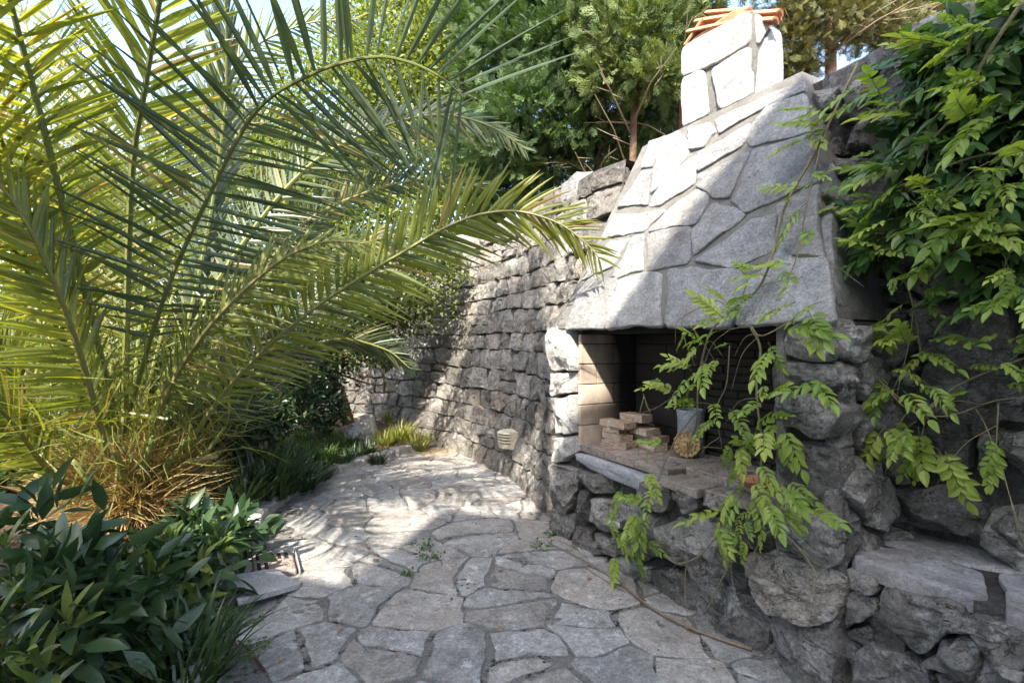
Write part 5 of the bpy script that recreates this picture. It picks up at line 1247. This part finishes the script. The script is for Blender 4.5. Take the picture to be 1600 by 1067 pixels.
# perforated drum with blue-grey rim
dc = fp(.985, .44, TZ); R_ = .088; Hh = .30
dr = thing('perforated_drum', 'perforated dull steel drum with pale rim standing behind the sun face', 'drum', tuple(dc))
na, nh = 64, 30; vs = []; fs = []; mi = []
for i in range(nh+1):
    for j in range(na): a = 2*math.pi*j/na; vs.append(dc+V((math.cos(a)*R_, math.sin(a)*R_, .02+i*(Hh-.06)/nh)))
o_in = len(vs)
for i in range(nh+1):
    for j in range(na): a = 2*math.pi*j/na; vs.append(dc+V((math.cos(a)*(R_-.004), math.sin(a)*(R_-.004), .02+i*(Hh-.06)/nh)))
for i in range(nh):
    for j in range(na):
        j2 = (j+1) % na
        if 2 < i < nh-2 and (i % 2 == 0) and ((j+(i//2)) % 2 == 0): continue
        fs.append((i*na+j, i*na+j2, (i+1)*na+j2, (i+1)*na+j)); fs.append((o_in+i*na+j, o_in+(i+1)*na+j, o_in+(i+1)*na+j2, o_in+i*na+j2))
mesh('perforated_body', vs, fs, M['steel'], dr, True)
def ring(name, r0, r1, z0, z1, mat, parent):
    vs = []; fs = []; na = 40
    for r, z in ((r0, z0), (r1, z0), (r1, z1), (r0, z1)):
        for j in range(na): a = 2*math.pi*j/na; vs.append(dc+V((math.cos(a)*r, math.sin(a)*r, z)))
    for q in range(4):
        for j in range(na): j2 = (j+1) % na; fs.append((q*na+j, q*na+j2, ((q+1) % 4)*na+j2, ((q+1) % 4)*na+j))
    return fix(mesh(name, vs, fs, mat, parent, False))
ring('rim', R_-.012, R_+.006, Hh-.018, Hh, M['steel'], dr); ring('collar', R_-.006, R_+.003, Hh-.045, Hh-.018, M['steel'], dr); ring('foot', R_-.02, R_+.003, 0.001, .022, M['steel'], dr)
# terracotta dish at the right of the hearth
dd_ = fp(1.70, .12, TZ)
def lathe(name, c, prof, mat, parent=None, m=28):
    vs = []; fs = []
    for r, z in prof:
        for j in range(m): a = 2*math.pi*j/m; vs.append(c+V((math.cos(a)*r, math.sin(a)*r, z)))
    for q in range(len(prof)-1):
        for j in range(m): j2 = (j+1) % m; fs.append((q*m+j, q*m+j2, (q+1)*m+j2, (q+1)*m+j))
    fs.append(tuple(range(m))); return fix(mesh(name, vs, fs, mat, parent, True))
tag(lathe('clay_dish', dd_, [(.05,0),(.085,.035),(.09,.04),(.083,.042),(.048,.008),(.001,.008)], M['terracotta']), 'shallow terracotta dish at the right end of the hearth behind the vine', 'dish')

# ------------------------------------------------------------------ WALL LAMP on the left wall
sL = min((abs((wall_left(q*.01, 1.0).x/wall_left(q*.01, 1.0).y)*F+800-815), q*.01) for q in range(60, 400))[1]
lc = wall_left(sL, .55, .0)+Z*0; lY = lc.y; zc = 1.5-(683-533.5)/F*lY
lc = wall_left(sL, zc, .11); ln_ = (wall_left(sL, zc, 1)-wall_left(sL, zc, 0)); ln_.z = 0; ln_.normalize(); ls_ = Z.cross(ln_)
lm = thing('wall_lamp', 'cream half-round louvred wall lamp low on the drystone wall', 'lamp', tuple(lc))
def half(z0, z1, r, name, mat, r2=None):
    m = 16; vs = []
    for z, rr in ((z0, r), (z1, r2 or r)):
        for k in range(m+1): a = math.pi*k/m; vs.append(lc+ls_*(math.cos(a)*rr)+ln_*(math.sin(a)*rr*.75+.01)+Z*z)
    n_ = m+1; fs = [(k, k+1, n_+k+1, n_+k) for k in range(m)]+[tuple(range(n_))[::-1], tuple(range(n_, 2*n_)), (0, n_, 2*n_-1, n_-1)]
    fix(mesh(name, vs, fs, mat, lm, False))
half(.06, .075, .125, 'cap', M['cream'], .105); half(.030, .045, .122, 'louvre', M['cream']); half(-.002, .013, .120, 'louvre', M['cream']); half(-.034, -.019, .117, 'louvre', M['cream'])
half(-.10, -.05, .095, 'bowl', M['cream'], .112); half(-.05, .06, .07, 'inner_glass', M['concrete'])
mesh_ = box('back_plate', lambda x, y, h: lc+ls_*x+Z*y+ln_*h, -.12, .12, -.105, .08, -.10, .009, M['cream'], lm)

# ------------------------------------------------------------------ UPRIGHT STONE, DRAIN, LOOSE THINGS
p0 = gnd(563,694,.06); w_ = 36/F*p0.y
t = stone('standing_stone', [(-.21,-.08),(.23,-.08),(.22,.20),(.15,.40),(.02,.41),(-.20,.28)], lambda x, y, h: V((p0.x+x, p0.y-h, p0.z+y)), M['concrete'], None, H=.07, m=36, rough=.03, edge=.012, it=1, kk=.15)
t.data.materials[0] = M['slab_white']
vsb = [v.co.copy() for v in t.data.vertices]
tag(t, 'upright pale grey stone standing in the bed in front of the leaning trunk', 'stone')
for k, (px, py, r) in enumerate([(640,640,.16),(600,648,.14),(662,650,.13),(505,650,.12),(572,612,.2)]):
    c = gnd(px, py, .3) if py < 655 else gnd(px, py, .1); c.z = bed_z(c.x, c.y)
    tag(stone('rock', [(r*math.cos(a)*random.uniform(.8,1.2), r*.7*math.sin(a)*random.uniform(.8,1.2)) for a in np.linspace(0, 6.28, 8)[:-1]], lambda x, y, h: c+V((x, y, h)), M['rubble'], None, H=r*.7, m=24, rough=.03, edge=.02), 
        ['grey rock at the wall foot behind the yellow tufts', 'grey rock in the far bed left of the wall end', 'small grey rock nearest the wall behind the tufts', 'small dark rock left of the leaning trunk', 'larger shaded rock at the back of the bed'][k], 'rock')
# drain: recessed clay block grate with a frame, and a tilted concrete cover
dg = gnd(430,888); gr = thing('drain_grate', 'small perforated clay drain block set in the paving beside the cover slab', 'drain', tuple(dg))
c4 = [gnd(392,868), gnd(462,866), gnd(470,898), gnd(398,908)]
def quad(cs): return lambda x, y, h: (cs[0].lerp(cs[1], x)).lerp(cs[3].lerp(cs[2], x), y)+Z*h
Q = quad(c4); box('block', Q, 0, .92, 0, 1, -.03, .035, M['clay'], gr, bevel=.008, jit=.004)
for i in range(5):
    for j in range(2): box('slot_shade', Q, .08+i*.16, .16+i*.16, .15+j*.4, .42+j*.4, .030, .0375, M['slot_shadow'], gr)  # dark inlays, the shade inside open slots put into their colour
box('frame_bar', Q, .965, .985, -.1, 1.05, 0, .045, M['concrete'], gr) 
c5 = [gnd(322,902,.10), gnd(430,888,.07), gnd(468,910,.045), gnd(372,936,.11)]
Q2 = quad(c5); cv = box('drain_cover', Q2, 0, 1, 0, 1, -.04, .0, M['concrete'], None, bevel=.006, jit=.003); tag(cv, 'pale concrete cover slab lying askew over the kerb end by the laurel', 'slab')
post = box('kerb_post', lambda x, y, h: gnd(358,968)+V((x, y, h)), -.03, .03, -.05, .12, 0, .12, M['iron'], None, bevel=.006); tag(post, 'dark metal stub under the corner of the cover slab', 'post')
# dry palm rib lying on the paving
pp = [gnd(*q, .022) for q in [(862,850),(900,868),(960,905),(1020,950),(1090,985),(1175,1014)]]
tag(tube('dry_rib', catmull(pp, 6), .003, .009, M['twig'], None, 6), 'long dry palm rib lying across the paving in front of the fireplace', 'twig')
pp = [gnd(*q, .02) for q in [(905,880),(960,915),(1010,938)]]
tag(tube('dry_twig', catmull(pp, 6), .002, .003, M['twig'], None, 5), 'thin dry stalk beside the long palm rib', 'twig')
pp = [gnd(372,1000,.05), gnd(392,1018,.02), gnd(412,1046,.02)]
tag(tube('fallen_stick', catmull(pp, 6), .004, .007, M['bark'], None, 6), 'short dark stick on the paving near the lower left kerb', 'stick')
# weeds in the joints
for k, (px, py, R, lb) in enumerate([(660,858,.09,'thin weeds sprouting in the joint near the middle of the paving'), (672,878,.10,'small weeds in the joint just below the middle ones'), (848,858,.09,'tiny reddish weed at the corner of the fireplace base'),
        (862,838,.06,'small weed right against the fireplace corner'), (372,980,.14,'bright leafy weed at the kerb end below the cover slab'), (405,1012,.06,'tiny single weed right of the fallen stick'), (362,1040,.12,'leafy weed along the kerb at the bottom edge'), (640,900,.06,'little weed in a joint left of centre')]):
    c = gnd(px, py); n = int(700*R); t = thing('weed', lb, 'weed', tuple(c)); a = rng.uniform(0, 6.28, n); r = R*np.sqrt(rng.random(n)); p = np.stack([c.x+np.cos(a)*r, c.y+np.sin(a)*r*.6, rng.uniform(.005, .06, n)*(R/.1)], 1)
    cloud('leaves', p, rdir(n, .6), rdir(n, .8), rng.uniform(.012, .03, n), T_simple(.6), M['grass'], t)
tag(cloud('fallen_leaves', *(lambda n: (np.stack([rng.uniform(-2.0, 1.4, n), rng.uniform(2.2, 7.0, n), np.full(n, .022)], 1), np.stack([rng.normal(size=n), rng.normal(size=n), np.zeros(n)], 1), rdir(n, 3), rng.uniform(.02, .045, n)))(130), T_simple(.5), M['litter']), 'scattered small dry leaves on the paving', 'leaves', None, 'stuff')
def bedlit(n):
    P = []
    while len(P) < n:
        x, y = random.uniform(-6, 0), random.uniform(2, 10)
        if bed_keep(x, y): P.append((x, y, bed_z(x, y)+random.uniform(.01, .03)))
    return np.array(P)
P = bedlit(3500); tag(cloud('leaf_litter', P, rdir(3500)*np.array([1,1,.2]), rdir(3500, 2), rng.uniform(.03, .08, 3500), T_simple(.5), M['litter']), 'brown fallen leaves covering the planting bed soil', 'leaf litter', None, 'stuff')
P = np.stack([rng.normal(-1.05, .22, 500), rng.normal(7.0, .22, 500), rng.uniform(.01, .03, 500)], 1)
tag(cloud('straw_litter', P, rdir(500)*np.array([1,1,.15]), rdir(500, 2), rng.uniform(.04, .12, 500), (np.array([(0,-.04,0),(0,.04,0),(1,0,0)]), np.array([(0,1,2)])), M['straw']), 'dry straw collected where the paving meets the wall', 'straw', None, 'stuff')
